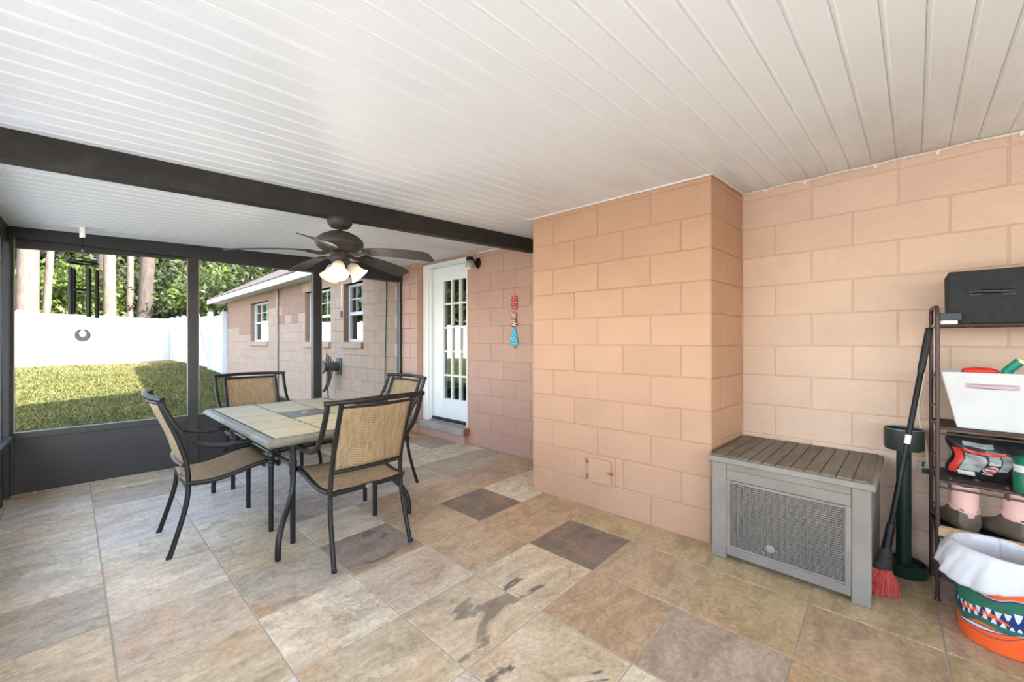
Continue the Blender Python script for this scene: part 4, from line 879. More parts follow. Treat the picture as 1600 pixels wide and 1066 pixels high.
# ------------------------------------------------------------------ ceiling fan under the beam
FXC, FYC = 1.158, 2.832
fz0 = ceil_z(FXC, 2.79) - 0.1345
fan = thing('ceiling_fan', 'five blade dark ceiling fan with frosted lamp shades under the beam', 'ceiling fan', (FXC, FYC, 0))
m = MB(); m.lathe([(0.082, fz0), (0.084, fz0 - 0.012), (0.080, fz0 - 0.016), (0.082, fz0 - 0.020), (0.078, fz0 - 0.035), (0.060, fz0 - 0.055), (0.030, fz0 - 0.064), (0.022, fz0 - 0.066)], n=28); m.build('canopy', 'fan_metal', fan, smooth=True)
m = MB(); m.lathe([(0.0135, fz0 - 0.06), (0.0135, 2.012), (0.022, 2.010), (0.022, 1.995)], n=14); m.build('downrod', 'fan_metal', fan, smooth=True)
m = MB(); m.lathe([(0.03, 2.004), (0.075, 1.993), (0.118, 1.972), (0.146, 1.948), (0.152, 1.942), (0.149, 1.938), (0.156, 1.932), (0.153, 1.926), (0.158, 1.920), (0.157, 1.906), (0.142, 1.890), (0.118, 1.872), (0.090, 1.862), (0.060, 1.858)], n=36); m.build('motor_housing', 'fan_metal', fan, smooth=True)
m = MB(); m.lathe([(0.060, 1.860), (0.063, 1.845), (0.058, 1.838), (0.066, 1.825), (0.066, 1.805), (0.055, 1.795), (0.050, 1.780), (0.030, 1.772), (0.010, 1.770)], n=24); m.build('switch_housing', 'fan_metal', fan, smooth=True)
for ai, ad_ in enumerate((165, 97, 19, -53, -126)):
    a = rad(ad_); R = Matrix.Rotation(a, 3, 'Z'); pitch = rad(-13)
    m = MB(); m.tube([R @ Vector(p) for p in spline([(0.07, 0, 1.856), (0.12, 0, 1.842), (0.17, 0, 1.846), (0.21, 0.0, 1.850)], 4)], [0.012] * 13, 8)
    m.prism([(0.17, -0.022), (0.20, -0.040), (0.255, -0.034), (0.285, 0.0), (0.255, 0.034), (0.20, 0.040), (0.17, 0.022)], lambda x, y: tuple(R @ Vector((x, y * math.cos(pitch), 1.846 + y * math.sin(pitch)))), lambda x, y: tuple(R @ Vector((x, y * math.cos(pitch), 1.852 + y * math.sin(pitch)))))
    iron = m.build('blade_iron', 'fan_metal', fan, smooth=True)
    m = MB(); outl = []
    for t in np.linspace(0, 1, 15):
        x = 0.175 + 0.485 * t; w_ = 0.050 + 0.024 * math.sin(min(t * 1.25, 1) * PI / 2) - (0.020 * max(0, (t - 0.9) / 0.1) ** 2)
        outl.append((x, w_))
    top = []; bot = []
    for x, w_ in outl:
        dz = -0.050 * ((x - 0.175) / 0.485) ** 1.6
        for s in (-1, 1):
            y_ = s * w_; top.append(R @ Vector((x, y_ * math.cos(pitch), 1.858 + dz + y_ * math.sin(pitch)))); bot.append(R @ Vector((x, y_ * math.cos(pitch), 1.852 + dz + y_ * math.sin(pitch))))
    n_ = len(outl); fs = []
    for i in range(n_ - 1):
        fs.append((2 * i, 2 * i + 2, 2 * i + 3, 2 * i + 1)); fs.append((2 * n_ + 2 * i, 2 * n_ + 2 * i + 1, 2 * n_ + 2 * i + 3, 2 * n_ + 2 * i + 2))
        fs.append((2 * i, 2 * n_ + 2 * i, 2 * n_ + 2 * i + 2, 2 * i + 2)); fs.append((2 * i + 1, 2 * i + 3, 2 * n_ + 2 * i + 3, 2 * n_ + 2 * i + 1))
    fs += [(0, 1, 2 * n_ + 1, 2 * n_), (2 * n_ - 2, 4 * n_ - 2, 4 * n_ - 1, 2 * n_ - 1)]
    m.add(top + bot, fs); m.build('blade', 'fan_blade', fan)
for k, (az, tilt) in enumerate(((-118, 38), (-30, 42), (100, 40))):
    a = rad(az); d = Vector((math.cos(a) * math.sin(rad(tilt)), math.sin(a) * math.sin(rad(tilt)), -math.cos(rad(tilt))))
    p0 = Vector((math.cos(a) * 0.045, math.sin(a) * 0.045, 1.795)); R = rot_to(d)
    m = MB(); m.tube([p0 - d * 0.01, p0 + d * 0.035], 0.020, 12); arm_ = m.build('lamp_arm', 'fan_metal', fan, smooth=True)
    m = MB(); m.lathe([(0.022, 0.025), (0.034, 0.035), (0.042, 0.055), (0.044, 0.080), (0.048, 0.100), (0.060, 0.122), (0.068, 0.130), (0.062, 0.127), (0.044, 0.100), (0.040, 0.078), (0.036, 0.055), (0.022, 0.032)], p0, 24, R, capb=False, capt=False); m.build('lamp_shade', 'frosted', fan, smooth=True)
    m = MB(); m.lathe([(0.010, 0.03), (0.014, 0.045), (0.022, 0.065), (0.024, 0.080), (0.016, 0.096), (0.004, 0.102)], p0, 14, R); m.build('bulb', 'bulb', fan, smooth=True)
    if k < 3:
        l = bpy.data.lights.new('bulb_light', 'POINT'); l.energy = 3.0; l.color = (1.0, 0.86, 0.68); l.shadow_soft_size = 0.03
        lo = bpy.data.objects.new('bulb_light', l); COL.objects.link(lo); lo.parent = fan; lo.location = p0 + d * 0.135
m = MB(); m.tube([(0.0, -0.03, 1.78), (0.0, -0.03, 1.45)], 0.0018, 5); pc = m.build('pull_chain', 'steel', fan)
m = MB(); m.lathe([(0.002, 1.455), (0.007, 1.45), (0.007, 1.41), (0.003, 1.405)], (0.0, -0.03, 0), 10); m.build('chain_fob', 'black', fan)

# ------------------------------------------------------------------ wind chime
wx, wy = -0.116, 4.84
wc = thing('wind_chime', 'black tube wind chime hanging before the far screen', 'wind chime', (wx, wy, 0))
m = MB(); m.box((0, 0, 2.135), (0.012, 0.044, 0.085), rz=rad(45)); m.build('hanger_plate', 'pale_plastic', wc, bevel=0.003)
m = MB(); m.tube(spline([(0, 0, 2.11), (0.01, 0, 2.095), (0, 0, 2.08), (0, 0, 2.0), (0, 0, 1.985)], 4), 0.004, 6); m.build('hook', 'black_metal', wc)
m = MB(); m.lathe([(0.003, 1.975), (0.009, 1.985), (0.003, 1.995)], n=10); m.build('ring_bead', 'chrome', wc, smooth=True)
m = MB(); m.tube([(0.088 * math.cos(a), 0.088 * math.sin(a), 1.885) for a in np.linspace(0, 2 * PI, 29)[:-1]], 0.009, 8, close=True); m.build('support_ring', 'black_metal', wc, smooth=True)
m = MB()
for a in (0.5, 2.6, 4.7): m.tube([(0, 0, 1.975), (0.086 * math.cos(a), 0.086 * math.sin(a), 1.888)], 0.0016, 5)
m.tube([(0, 0, 1.975), (0, 0, 1.36)], 0.0014, 5); m.build('strings', 'black', wc)
for a, zb in zip([q - 0.789 for q in (3.05, 2.0, -1.70, 0.79, -0.32)], (1.475, 1.455, 1.46, 1.435, 1.44)):
    cx_, cy_ = 0.082 * math.cos(a), 0.082 * math.sin(a)
    m = MB(); m.tube([(cx_, cy_, 1.835), (cx_, cy_, zb)], 0.0145, 12); t_ = m.build('chime_tube', 'black_metal', wc, smooth=True)
    m = MB(); m.tube([(cx_, cy_, 1.884), (cx_, cy_, 1.83)], 0.0013, 5); m.build('tube_string', 'black', t_)
m = MB(); m.lathe([(0.001, 1.652), (0.052, 1.655), (0.055, 1.662), (0.052, 1.670), (0.001, 1.672)], n=20); m.build('striker', 'black_metal', wc, smooth=True)
m = MB(); sx_, sy_ = 0.7096, -0.7046
rt = Vector((0.7046, -0.7096, 0))
zc_ = 1.292
n_ = 32; vs = []
for f in (-0.004, 0.004):
    off = Vector((fwd.x * f, fwd.y * f, 0))
    for r, dz in ((0.064, 0), (0.031, 0.013)):
        for k in range(n_):
            a = 2 * PI * k / n_; vs.append(rt * (r * math.cos(a)) + off + Vector((0, 0, zc_ + dz + r * math.sin(a) * (0.82 if r > 0.05 else 0.85))))
fs = []
for k in range(n_):
    l = (k + 1) % n_
    fs += [(k, l, n_ + l, n_ + k), (2 * n_ + k, 3 * n_ + k, 3 * n_ + l, 2 * n_ + l), (k, 2 * n_ + k, 2 * n_ + l, l), (n_ + k, n_ + l, 3 * n_ + l, 3 * n_ + k)]
m.add(vs, fs); m.build('wind_sail', 'hose_reel', wc)

# ------------------------------------------------------------------ wall lantern, cable and ornament on the house wall
def dw(y, n, z):
    return Vector(door_wall_pt((y - 2.25) / 0.9991, n, z))
p = dw(3.665, 0.0, 0)
ln_ = thing('wall_lantern', 'black jar lantern on the pink wall beside the door top', 'wall lamp', p, DA)
m = MB(); m.lathe([(0.058, 0.0), (0.060, 0.008), (0.050, 0.016), (0.030, 0.022), (0.010, 0.024)], (0, 0.002, 2.165), 20, Matrix.Rotation(-PI / 2, 3, 'X') @ Matrix.Diagonal((0.75, 1.1, 1))); m.build('wall_plate', 'black_metal', ln_, smooth=True)
m = MB(); m.tube(spline([(0, 0.02, 2.155), (0, 0.06, 2.16), (0, 0.10, 2.195), (0, 0.13, 2.205)], 5), 0.018, 10); m.build('arm', 'black_metal', ln_, smooth=True)
m = MB(); m.lathe([(0.004, 2.222), (0.040, 2.215), (0.048, 2.200), (0.046, 2.178), (0.040, 2.172)], (0, 0.135, 0), 20); m.build('lamp_cap', 'black_metal', ln_, smooth=True)
m = MB(); m.lathe([(0.036, 2.175), (0.050, 2.160), (0.053, 2.110), (0.047, 2.075), (0.030, 2.062), (0.008, 2.060)], (0, 0.135, 0), 22, capt=False); m.build('glass_jar', 'jar', ln_, smooth=True)
m = MB(); m.lathe([(0.010, 2.17), (0.022, 2.14), (0.024, 2.12), (0.012, 2.10), (0.003, 2.097)], (0, 0.135, 0), 12); m.build('lamp_bulb', 'frosted', ln_, smooth=True)
m = MB(); m.tube([dw(3.66, 0.012, 2.20), dw(3.66, 0.012, 2.282), dw(3.4, 0.012, 2.285), dw(3.0, 0.012, 2.288), dw(2.9, 0.012, 2.285)], 0.007, 6)
tag(m.build('lamp_cable', 'white_trim', smooth=True), 'white cable run along the ceiling edge to the wall lantern', 'cable')
p = dw(3.088, 0.0, 0); orn = thing('wall_ornament', 'hanging ornament of red, striped and turquoise lollies on pink wall', 'ornament', p, DA)
m = MB(); m.tube([(0, 0.006, 1.835), (0, 0.006, 1.73)], 0.002, 5); m.build('string', 'wood', orn)
m = MB(); m.lathe([(0.004, 0), (0.004, 0.012)], (0, 0, 1.835), 8, Matrix.Rotation(-PI / 2, 3, 'X')); m.build('nail', 'steel', orn)
def slabpoly(poly, name, mat, y0_=0.004, y1_=0.016, par=orn):
    m = MB(); m.prism(poly, lambda a, b: (a, y1_, b), lambda a, b: (a, y0_, b)); return m.build(name, mat, par, bevel=0.002)
hwid = 0.044
pop = slabpoly([(-hwid, 1.60), (-hwid * 0.8, 1.585), (hwid * 0.8, 1.585), (hwid, 1.60), (hwid, 1.715), (hwid * 0.6, 1.735), (0, 1.738), (-hwid * 0.6, 1.735), (-hwid, 1.715)], 'popsicle', 'orn_red')
m = MB()
for (a, b) in [(-0.03, 1.61), (0, 1.605), (0.03, 1.61), (-0.015, 1.635), (0.018, 1.64), (-0.03, 1.66), (0.03, 1.67), (0.0, 1.665), (-0.016, 1.69), (0.018, 1.695), (-0.032, 1.71), (0.0, 1.72), (0.03, 1.715)]: m.lathe([(0.0055, 0), (0.0055, 0.0015)], (a, 0.016, b), 8, Matrix.Rotation(-PI / 2, 3, 'X'))
m.build('dots', 'orn_white', pop)
can = slabpoly([(-0.042, 1.40), (0.02, 1.392), (0.044, 1.41), (0.044, 1.44), (0.02, 1.462), (0.034, 1.49), (0.040, 1.545), (0.010, 1.562), (-0.035, 1.545), (-0.044, 1.52), (-0.022, 1.475), (-0.044, 1.44)], 'striped_candy', 'orn_maroon')
m = MB()
for k in range(6):
    b0 = 1.405 + k * 0.024; m.prism([(-0.036, b0 - 0.004), (0.034, b0 + 0.018), (0.034, b0 + 0.029), (-0.036, b0 + 0.007)] if k not in (2, 3) else [(-0.020, b0 + 0.002), (0.020, b0 + 0.014), (0.024, b0 + 0.026), (-0.022, b0 + 0.010)], lambda a, b: (a, 0.0185, min(b, 1.552)), lambda a, b: (a, 0.0160, min(b, 1.552)))
m.build('stripes', 'orn_white', can)
tree = slabpoly([(-0.062, 1.205), (-0.03, 1.195), (0.0, 1.205), (0.03, 1.195), (0.062, 1.205), (0.030, 1.35), (0.018, 1.382), (-0.018, 1.382), (-0.030, 1.35)], 'turquoise_tree', 'orn_blue')
m = MB()
for (a, b) in [(-0.04, 1.215), (0, 1.22), (0.042, 1.215), (-0.02, 1.245), (0.022, 1.25), (-0.035, 1.26), (0.0, 1.28), (0.032, 1.275), (-0.018, 1.305), (0.018, 1.31), (0.0, 1.335), (-0.015, 1.36), (0.015, 1.362)]: m.lathe([(0.0065, 0), (0.0065, 0.0015)], (a, 0.016, b), 8, Matrix.Rotation(-PI / 2, 3, 'X'))
m.build('dots', 'orn_white', tree)
slabpoly([(-0.022, 1.165), (0.022, 1.165), (0.014, 1.20), (-0.014, 1.20)], 'tree_stump', 'wood')

# cable with clips along the top of the right wall
cb = thing('edge_cable', 'white cable clipped along the top of the right wall', 'cable', (3.18, 0, 0))
pts = [(0, y_, ceil_z(3.18, y_) - 0.012 + 0.003 * math.sin(y_ * 23)) for y_ in np.linspace(0.86, -1.75, 40)]
m = MB(); m.tube(pts, 0.0042, 6); m.build('wire', 'pale_plastic', cb, smooth=True)
for y_ in (0.72, 0.505, 0.165, -0.085, -0.37, -0.7, -1.0):
    m = MB(); m.box((0.002, y_, ceil_z(3.18, y_) - 0.024), (0.010, 0.014, 0.022)); m.build('clip', 'pale_plastic', cb, bevel=0.002)
for y_ in (0.80, 0.60, 0.33, 0.04, 0.01, -0.22): 
    m = MB(); m.box((0.0, y_, ceil_z(3.18, y_) - 0.010), (0.010, 0.012, 0.011)); m.build('clip', 'pale_plastic', cb, bevel=0.002)

# clean-out hatch on the chimney
pc_ = CL + (CR - CL).normalized() * 0.525; hd = thing('cleanout_hatch', 'pink painted metal clean-out door low on the chimney face', 'hatch', pc_, aL + PI)  # local x runs towards CR
# local y for angle aL+PI : outward is -y side
m = MB(); m.box2((0.0, -0.012, 0.195), (0.228, -0.0, 0.400)); m.build('frame_plate', 'pink', hd, bevel=0.002)
m = MB(); m.box2((0.022, -0.032, 0.208), (0.205, -0.006, 0.382)); dp = m.build('hatch_door', 'pink', hd, bevel=0.004)
for zz in (0.235, 0.350):
    m = MB(); m.tube([(0.008, -0.024, zz - 0.016), (0.008, -0.024, zz + 0.016)], 0.008, 8); m.box((0.018, -0.026, zz), (0.030, 0.014, 0.012)); m.build('hinge', 'hatch_metal', hd, smooth=False)
m = MB(); m.box((0.205, -0.036, 0.296), (0.050, 0.008, 0.012)); m.tube([(0.212, -0.012, 0.296), (0.212, -0.052, 0.296)], 0.006, 8); m.build('latch', 'hatch_metal', hd)

# ------------------------------------------------------------------ deck box
db = thing('deck_box', 'grey resin deck storage box with plank lid and woven front', 'storage box', (2.505, 0.495, 0))     # local x = depth to the wall, y = width
W2 = 0.350; DZ = 0.552
m = MB(); m.box2((0.016, -W2 + 0.006, 0.03), (0.64, W2 - 0.006, DZ)); m.build('body', 'deck', db, bevel=0.006)
for s in (-1, 1):
    wd_ = 0.078 if s > 0 else 0.072
    m = MB(); m.box2((-0.0035, s * W2, 0.0), (0.05, s * (W2 - wd_), DZ)); m.build('corner_post', 'deck', db, bevel=0.008)
    m = MB(); m.box2((0.60, s * W2, 0.0), (0.645, s * (W2 - 0.08), DZ)); m.build('corner_post', 'deck', db, bevel=0.008)
ya_, yb_ = -W2 + 0.072, W2 - 0.078
m = MB(); m.box2((-0.001, ya_, 0.455), (0.03, yb_, 0.512)); m.build('upper_panel', 'deck', db, bevel=0.005)
m = MB(); m.box2((0.0, ya_, 0.512), (0.03, yb_, DZ)); m.build('top_band', 'deck', db, bevel=0.004)
m = MB(); m.box2((-0.001, ya_, 0.028), (0.03, yb_, 0.075)); m.build('bottom_rail', 'deck', db, bevel=0.006)
m = MB()
for a, b, c_, d_ in ((ya_, ya_ + 0.022, 0.075, 0.455), (yb_ - 0.022, yb_, 0.075, 0.455), (ya_ + 0.023, yb_ - 0.023, 0.077, 0.088), (ya_ + 0.023, yb_ - 0.023, 0.440, 0.453)): m.box2((0.001, a, c_), (0.03, b, d_))
m.build('panel_frame', 'deck', db)
m = MB(); nc = 17; wy0, wy1 = ya_ + 0.028, yb_ - 0.028; cwid = (wy1 - wy0) / nc
for k in range(nc):
    yc = wy0 + (k + 0.5) * cwid
    for r in range(31):
        z = 0.093 + r * 0.0112; a = cwid * 0.38; q = 0.0022
        m.add([(0.017, yc - a, z), (0.017, yc + a, z + 0.0022), (0.017, yc + a, z + 0.0078), (0.017, yc - a, z + 0.0056), (0.001, yc - a + q, z + 0.0012), (0.001, yc + a - q, z + 0.0030), (0.001, yc + a - q, z + 0.0066), (0.001, yc - a + q, z + 0.0048)], [(4, 7, 6, 5), (0, 4, 5, 1), (1, 5, 6, 2), (2, 6, 7, 3), (3, 7, 4, 0)])
wv = m.build('woven_strips', 'deck', db); wv['kind'] = 'stuff'
m = MB(); m.lathe([(0.021, 0), (0.021, 0.004), (0.016, 0.006), (0.004, 0.006)], (0.006, 0.055, 0.135), 20, Matrix.Rotation(-PI / 2, 3, 'Y')); m.build('emblem', 'deck_emblem', db, smooth=True)
lid = MB(); lz0, lz1 = DZ, 0.588
lid.hexa([(-0.022, -W2 - 0.018, lz0), (0.672, -W2 - 0.018, lz0), (0.672, W2 + 0.012, lz0), (-0.022, W2 + 0.012, lz0), (-0.016, -W2 - 0.014, lz1 - 0.006), (0.672, -W2 - 0.014, lz1 - 0.006), (0.672, W2 + 0.010, lz1 - 0.006), (-0.016, W2 + 0.010, lz1 - 0.006)])
lid_o = lid.build('lid', 'deck', db, bevel=0.006)
npk = 11; lw = (2 * W2 - 0.01) / npk
for k in range(npk):
    y_ = -W2 + 0.005 + (k + 0.5) * lw
    m = MB(); m.box((0.328, 0, 0), (0.645, lw - 0.005, 0.008)); m.build('plank', 'deck_plank', lid_o, bevel=0.0025, loc=(0, y_, lz1 - 0.003))

# ------------------------------------------------------------------ pedestal dish, broom
pd = thing('pedestal_dish', 'dark green pedestal with round open dish behind the broom', 'pedestal', (3.045, 0.045, 0))
m = MB(); m.lathe([(0.092, 0.0), (0.096, 0.006), (0.094, 0.055), (0.086, 0.060), (0.082, 0.030), (0.03, 0.028)], n=32); m.build('base_tray', 'green_dark', pd, smooth=True)
m = MB(); m.lathe([(0.078, 0.031), (0.070, 0.036), (0.001, 0.040)], n=24); m.build('tray_dust', 'dust', pd)
m = MB(); m.lathe([(0.034, 0.03), (0.031, 0.05), (0.030, 0.66)], n=20); m.build('column', 'green_dark', pd, smooth=True)
m = MB(); m.lathe([(0.035, 0.657), (0.076, 0.662), (0.080, 0.672), (0.081, 0.772), (0.078, 0.774), (0.076, 0.690), (0.002, 0.684)], n=32, capb=True); m.build('dish', 'bowl_grey', pd, smooth=True)
m = MB(); m.tube([(0.0775 * math.cos(a), 0.0775 * math.sin(a), 0.773) for a in np.linspace(0, 2 * PI, 33)[:-1]], 0.003, 6, close=True); m.build('dish_rim', 'steel', pd, smooth=True)
br_top, br_bot = Vector((2.935, -0.050, 1.312)), Vector((2.752, 0.100, 0.235))
bd = (br_bot - br_top); bl = bd.length; bdn = bd.normalized(); Rb = rot_to(bdn)
br = thing('broom', 'black handled broom with red bristles leaning behind the deck box', 'broom', (br_bot.x, br_bot.y, 0)); off = Vector((br_bot.x, br_bot.y, 0))
m = MB(); m.tube([br_top + bdn * 0.22 - off, br_bot - off], 0.0115, 12); m.build('handle', 'black_metal', br, smooth=True)
prof = [(0.009, 0.0), (0.0145, 0.006)]
for k in range(16): prof += [(0.0160, 0.012 + k * 0.013), (0.0140, 0.019 + k * 0.013)]
prof += [(0.0135, 0.225), (0.012, 0.232)]
m = MB(); m.lathe(prof, br_top - off, 14, Rb); m.build('grip', 'black', br, smooth=True)
m = MB(); q = br_top + bdn * 0.55; m.tube([q - off, q + bdn * 0.045 - off], 0.0120, 12); m.build('sticker', 'pale_plastic', br, smooth=True)
m = MB(); m.tube([br_bot - bdn * 0.10 - off, br_bot + bdn * 0.02 - off], [0.0175, 0.019], 12); m.build('socket', 'black', br, smooth=True)
hc = br_bot + bdn * 0.02
side_ = Vector((0.35, -0.93, 0)).normalized()
m = MB(); sec = []
for t, wd_, th_ in ((0.0, 0.020, 0.018), (0.03, 0.030, 0.022), (0.07, 0.034, 0.024), (0.105, 0.036, 0.024)):
    c_ = hc - off + bdn * t; nn = bdn.cross(side_).normalized()
    sec.append([c_ + side_ * (wd_ * math.cos(a)) + nn * (th_ * math.sin(a)) for a in np.linspace(0, 2 * PI, 17)[:-1]])
vs = [p for s in sec for p in s]; fs = [(i * 16 + k, i * 16 + (k + 1) % 16, (i + 1) * 16 + (k + 1) % 16, (i + 1) * 16 + k) for i in range(3) for k in range(16)] + [tuple(range(15, -1, -1)), tuple(range(48, 64))]
m.add(vs, fs); m.build('broom_head', 'broom_shoe', br, smooth=True)
m = MB(); b0 = hc - off + bdn * 0.10
for k in range(420):
    a, r = random.uniform(0, 2 * PI), math.sqrt(random.random()); u_, v_ = r * math.cos(a), r * math.sin(a)
    nn = bdn.cross(side_).normalized(); s0 = b0 + side_ * (0.033 * u_) + nn * (0.020 * v_)
    tip = s0 + side_ * (0.052 * u_ + random.gauss(0, 0.006)) + nn * (0.030 * v_ + random.gauss(0, 0.004)) + bdn * 0.14
    tip.z = random.uniform(0.002, 0.02); midp = s0.lerp(tip, 0.55) + side_ * (0.008 * u_)
    m.tube([s0, midp, tip], 0.0016, 3, cap=False)
bb = m.build('bristles', 'orange_bristle', br); bb['kind'] = 'stuff'

# outlet and cord
ou = thing('wall_outlet', 'uncovered dusty power outlet on the pink wall behind rack', 'outlet', (3.19, -0.038, 0.550))
m = MB(); m.box((-0.005, 0, 0), (0.010, 0.060, 0.066)); m.build('outlet_box', 'steel', ou, bevel=0.002)
for s in (-1, 1):
    m = MB(); m.box((-0.012, -0.004, s * 0.017), (0.006, 0.036, 0.026)); rc = m.build('receptacle', 'dust', ou, bevel=0.004)
    m = MB(); m.box((-0.0155, -0.010, s * 0.017), (0.002, 0.003, 0.010)); m.box((-0.0155, 0.003, s * 0.017), (0.002, 0.003, 0.010)); m.build('slot', 'black', rc)
m = MB()
pts = [(3.155, -0.046, 0.568), (3.13, -0.046, 0.585), (3.115, -0.040, 0.68), (3.11, -0.018, 0.80), (3.105, -0.012, 0.90), (3.10, -0.028, 1.00), (3.10, -0.040, 1.15), (3.08, -0.060, 1.31), (3.0, -0.09, 1.343), (2.96, -0.100, 1.352)]
m.tube(spline(pts, 7), 0.0058, 8)
tag(m.build('power_cable', 'cord', smooth=True), 'cream power cord hanging from the rack to the outlet', 'cord')
m = MB(); m.box((3.166, -0.046, 0.567), (0.024, 0.024, 0.024)); tag(m.build('power_plug', 'cord', bevel=0.005), 'cream plug in the top socket of the wall outlet', 'plug')

# ------------------------------------------------------------------ metal rack and what stands on it
rk = thing('storage_rack', 'bronze metal tube rack with wire shelves against the right wall', 'rack', (2.83, -0.075, 0))    # local x to the wall, -y along the wall
RW, RDp = 0.72, 0.285; RR = 0.0085
SH = [0.105, 0.308, 0.573, 0.830, 1.318]
for y_, sk in ((0.0, 0.016), (-RW, 0.0)):
    fr = MB(); fr.tube(spline([(0, y_, 0.0), (0, y_, 0.5), (0, y_, 1.0), (0, y_, 1.36)], 4) + spline([(0.006, y_ + sk * 0.1, 1.392), (0.045, y_ + sk * 0.2, 1.412), (RDp - 0.045, y_ + sk * 0.9, 1.412), (RDp - 0.006, y_ + sk, 1.392)], 4) + [Vector((RDp, y_ + sk, 1.36)), Vector((RDp, y_ + sk, 0.0))], RR, 10)
    f_o = fr.build('side_frame', 'rack', rk, smooth=True)
    for x_ in (0, RDp):
        m = MB(); m.lathe([(0.014, 0), (0.014, 0.003), (0.009, 0.012)], (x_, y_ + (sk if x_ else 0), 0.0), 10); m.build('foot_cap', 'rack', f_o)
    m = MB()
    for z in SH: m.tube([(0, y_, z), (RDp, y_ + sk, z)], 0.0055, 6)
    for z in (0.45, 0.70, 0.95, 1.10): m.tube([(0, y_, z), (RDp, y_ + sk, z - 0.05)], 0.0045, 6)
    m.build('side_bars', 'rack', f_o)
for z in SH:
    m = MB(); m.tube([(0, 0, z), (0, -RW, z)], 0.0062, 8); m.tube([(RDp, 0.012, z), (RDp, -RW, z)], 0.0062, 8)
    if z in (0.573, 0.308, 0.83): m.tube([(0.0, 0, z - 0.028), (0.0, -RW, z - 0.028)], 0.0045, 8)
    sh = m.build('shelf', 'rack', rk, smooth=True)
    m = MB()
    for k in range(15): m.tube([(0.02 + k * (RDp - 0.04) / 14, 0.0, z), (0.02 + k * (RDp - 0.04) / 14, -RW, z)], 0.0022, 5)
    for k in range(1, 6): m.tube([(0, -RW * k / 6, z - 0.003), (RDp, -RW * k / 6, z - 0.003)], 0.003, 5)
    wr = m.build('shelf_wires', 'rack', sh); wr['kind'] = 'stuff'
def rkpt(x, y, z): return (2.83 + x, -0.075 + y, z)
# black fabric box
SHZ = 1.3245
bx_ = thing('fabric_box', 'black fabric storage box with handle on the rack top', 'storage box', (2.855, -0.110, SHZ))
m = MB(); m.hexa([(0, -0.40, 0), (0.25, -0.40, 0), (0.25, 0.0, 0), (0, 0.0, 0), (0.0, -0.405, 0.250), (0.25, -0.405, 0.250), (0.25, 0.004, 0.250), (0, 0.0, 0.250)]); bdy = m.build('box_body', 'fabric_black', bx_, bevel=0.008)
m = MB(); m.box2((-0.003, -0.205, 0.128), (0.0, -0.168, 0.160)); m.box2((-0.003, -0.105, 0.130), (0.0, -0.068, 0.162)); m.build('handle_patch', 'black', bx_)
m = MB(); m.tube(spline([(-0.004, -0.075, 0.147), (-0.010, -0.105, 0.150), (-0.016, -0.137, 0.146), (-0.010, -0.168, 0.146), (-0.004, -0.20, 0.145)], 5), 0.0085, 6); m.build('handle_strap', 'black', bx_, smooth=True)
m = MB()
for yb in (-0.187, -0.087):
    for s in (-1, 1): m.box((-0.004, yb, 0.145), (0.0015, 0.034, 0.002), mat=Matrix.Rotation(s * 0.7, 3, 'X'))
m.build('stitching', 'bowl_grey', bx_)
dv = thing('pale_adapter_box', 'flat white adapter under the dark device on the rack top', 'adapter', (2.845, -0.085, SHZ)); m = MB(); m.box2((-0.01, -0.050, 0), (0.0, 0.0, 0.018)); m.v = []; m.f = []
m.box2((-0.012, -0.056, 0.0), (0.008, 0.0, 0.018)); m.build('case', 'pale_plastic', dv, bevel=0.003)
dv = thing('small_device', 'small dark grey device box stacked on the white adapter', 'device', (2.845, -0.082, SHZ + 0.018))
m = MB(); m.box2((-0.014, -0.072, 0.0), (0.009, 0.0, 0.036)); m.build('case', 'device', dv, bevel=0.003)
m = MB(); m.lathe([(0.003, 0), (0.003, 0.002)], (-0.0135, -0.045, 0.020), 10, Matrix.Rotation(-PI / 2, 3, 'Y')); m.build('port', 'black', dv)
# white fabric bin
SHZ = 0.8365
wb = thing('fabric_bin', 'white fabric bin with pink handle on the second rack shelf', 'storage bin', (2.850, -0.088, SHZ))
def bin_pt(u, v, side):   # front/back walls taper
    pass
t_ = MB(); y0b, y0t, y1b, y1t = -0.052, 0.002, -0.42, -0.46; H = 0.262
outer_b = [(0.0, y1b, 0), (0.24, y1b, 0), (0.24, y0b, 0), (0.0, y0b, 0)]; outer_t = [(-0.004, y1t, H), (0.25, y1t, H), (0.25, y0t, H), (-0.004, y0t, H)]
inn = 0.006
it = [(-0.004 + inn, y1t + inn, H), (0.25 - inn, y1t + inn, H), (0.25 - inn, y0t - inn, H), (-0.004 + inn, y0t - inn, H)]; ib = [(inn, y1b + inn, 0.01), (0.24 - inn, y1b + inn, 0.01), (0.24 - inn, y0b - inn, 0.01), (inn, y0b - inn, 0.01)]
vs = outer_b + outer_t + it + ib; fs = [(3, 2, 1, 0)] + [(k, (k + 1) % 4, 4 + (k + 1) % 4, 4 + k) for k in range(4)] + [(4 + k, 4 + (k + 1) % 4, 8 + (k + 1) % 4, 8 + k) for k in range(4)] + [(8 + k, 8 + (k + 1) % 4, 12 + (k + 1) % 4, 12 + k) for k in range(4)] + [(12, 13, 14, 15)]
t_.add(vs, fs); t_.build('bin_body', 'fabric_white', wb, bevel=0.004)
m = MB(); m.box2((-0.0065, -0.238, 0.188), (-0.003, -0.078, 0.212)); hs = m.build('handle_strap', 'pink_strap', wb, bevel=0.001)
m = MB(); m.tube(spline([(-0.006, -0.095, 0.200), (-0.012, -0.12, 0.201), (-0.014, -0.155, 0.199), (-0.012, -0.19, 0.199), (-0.006, -0.222, 0.199)], 4), 0.010, 6); m.build('handle_loop', 'pink_strap', wb, smooth=True)
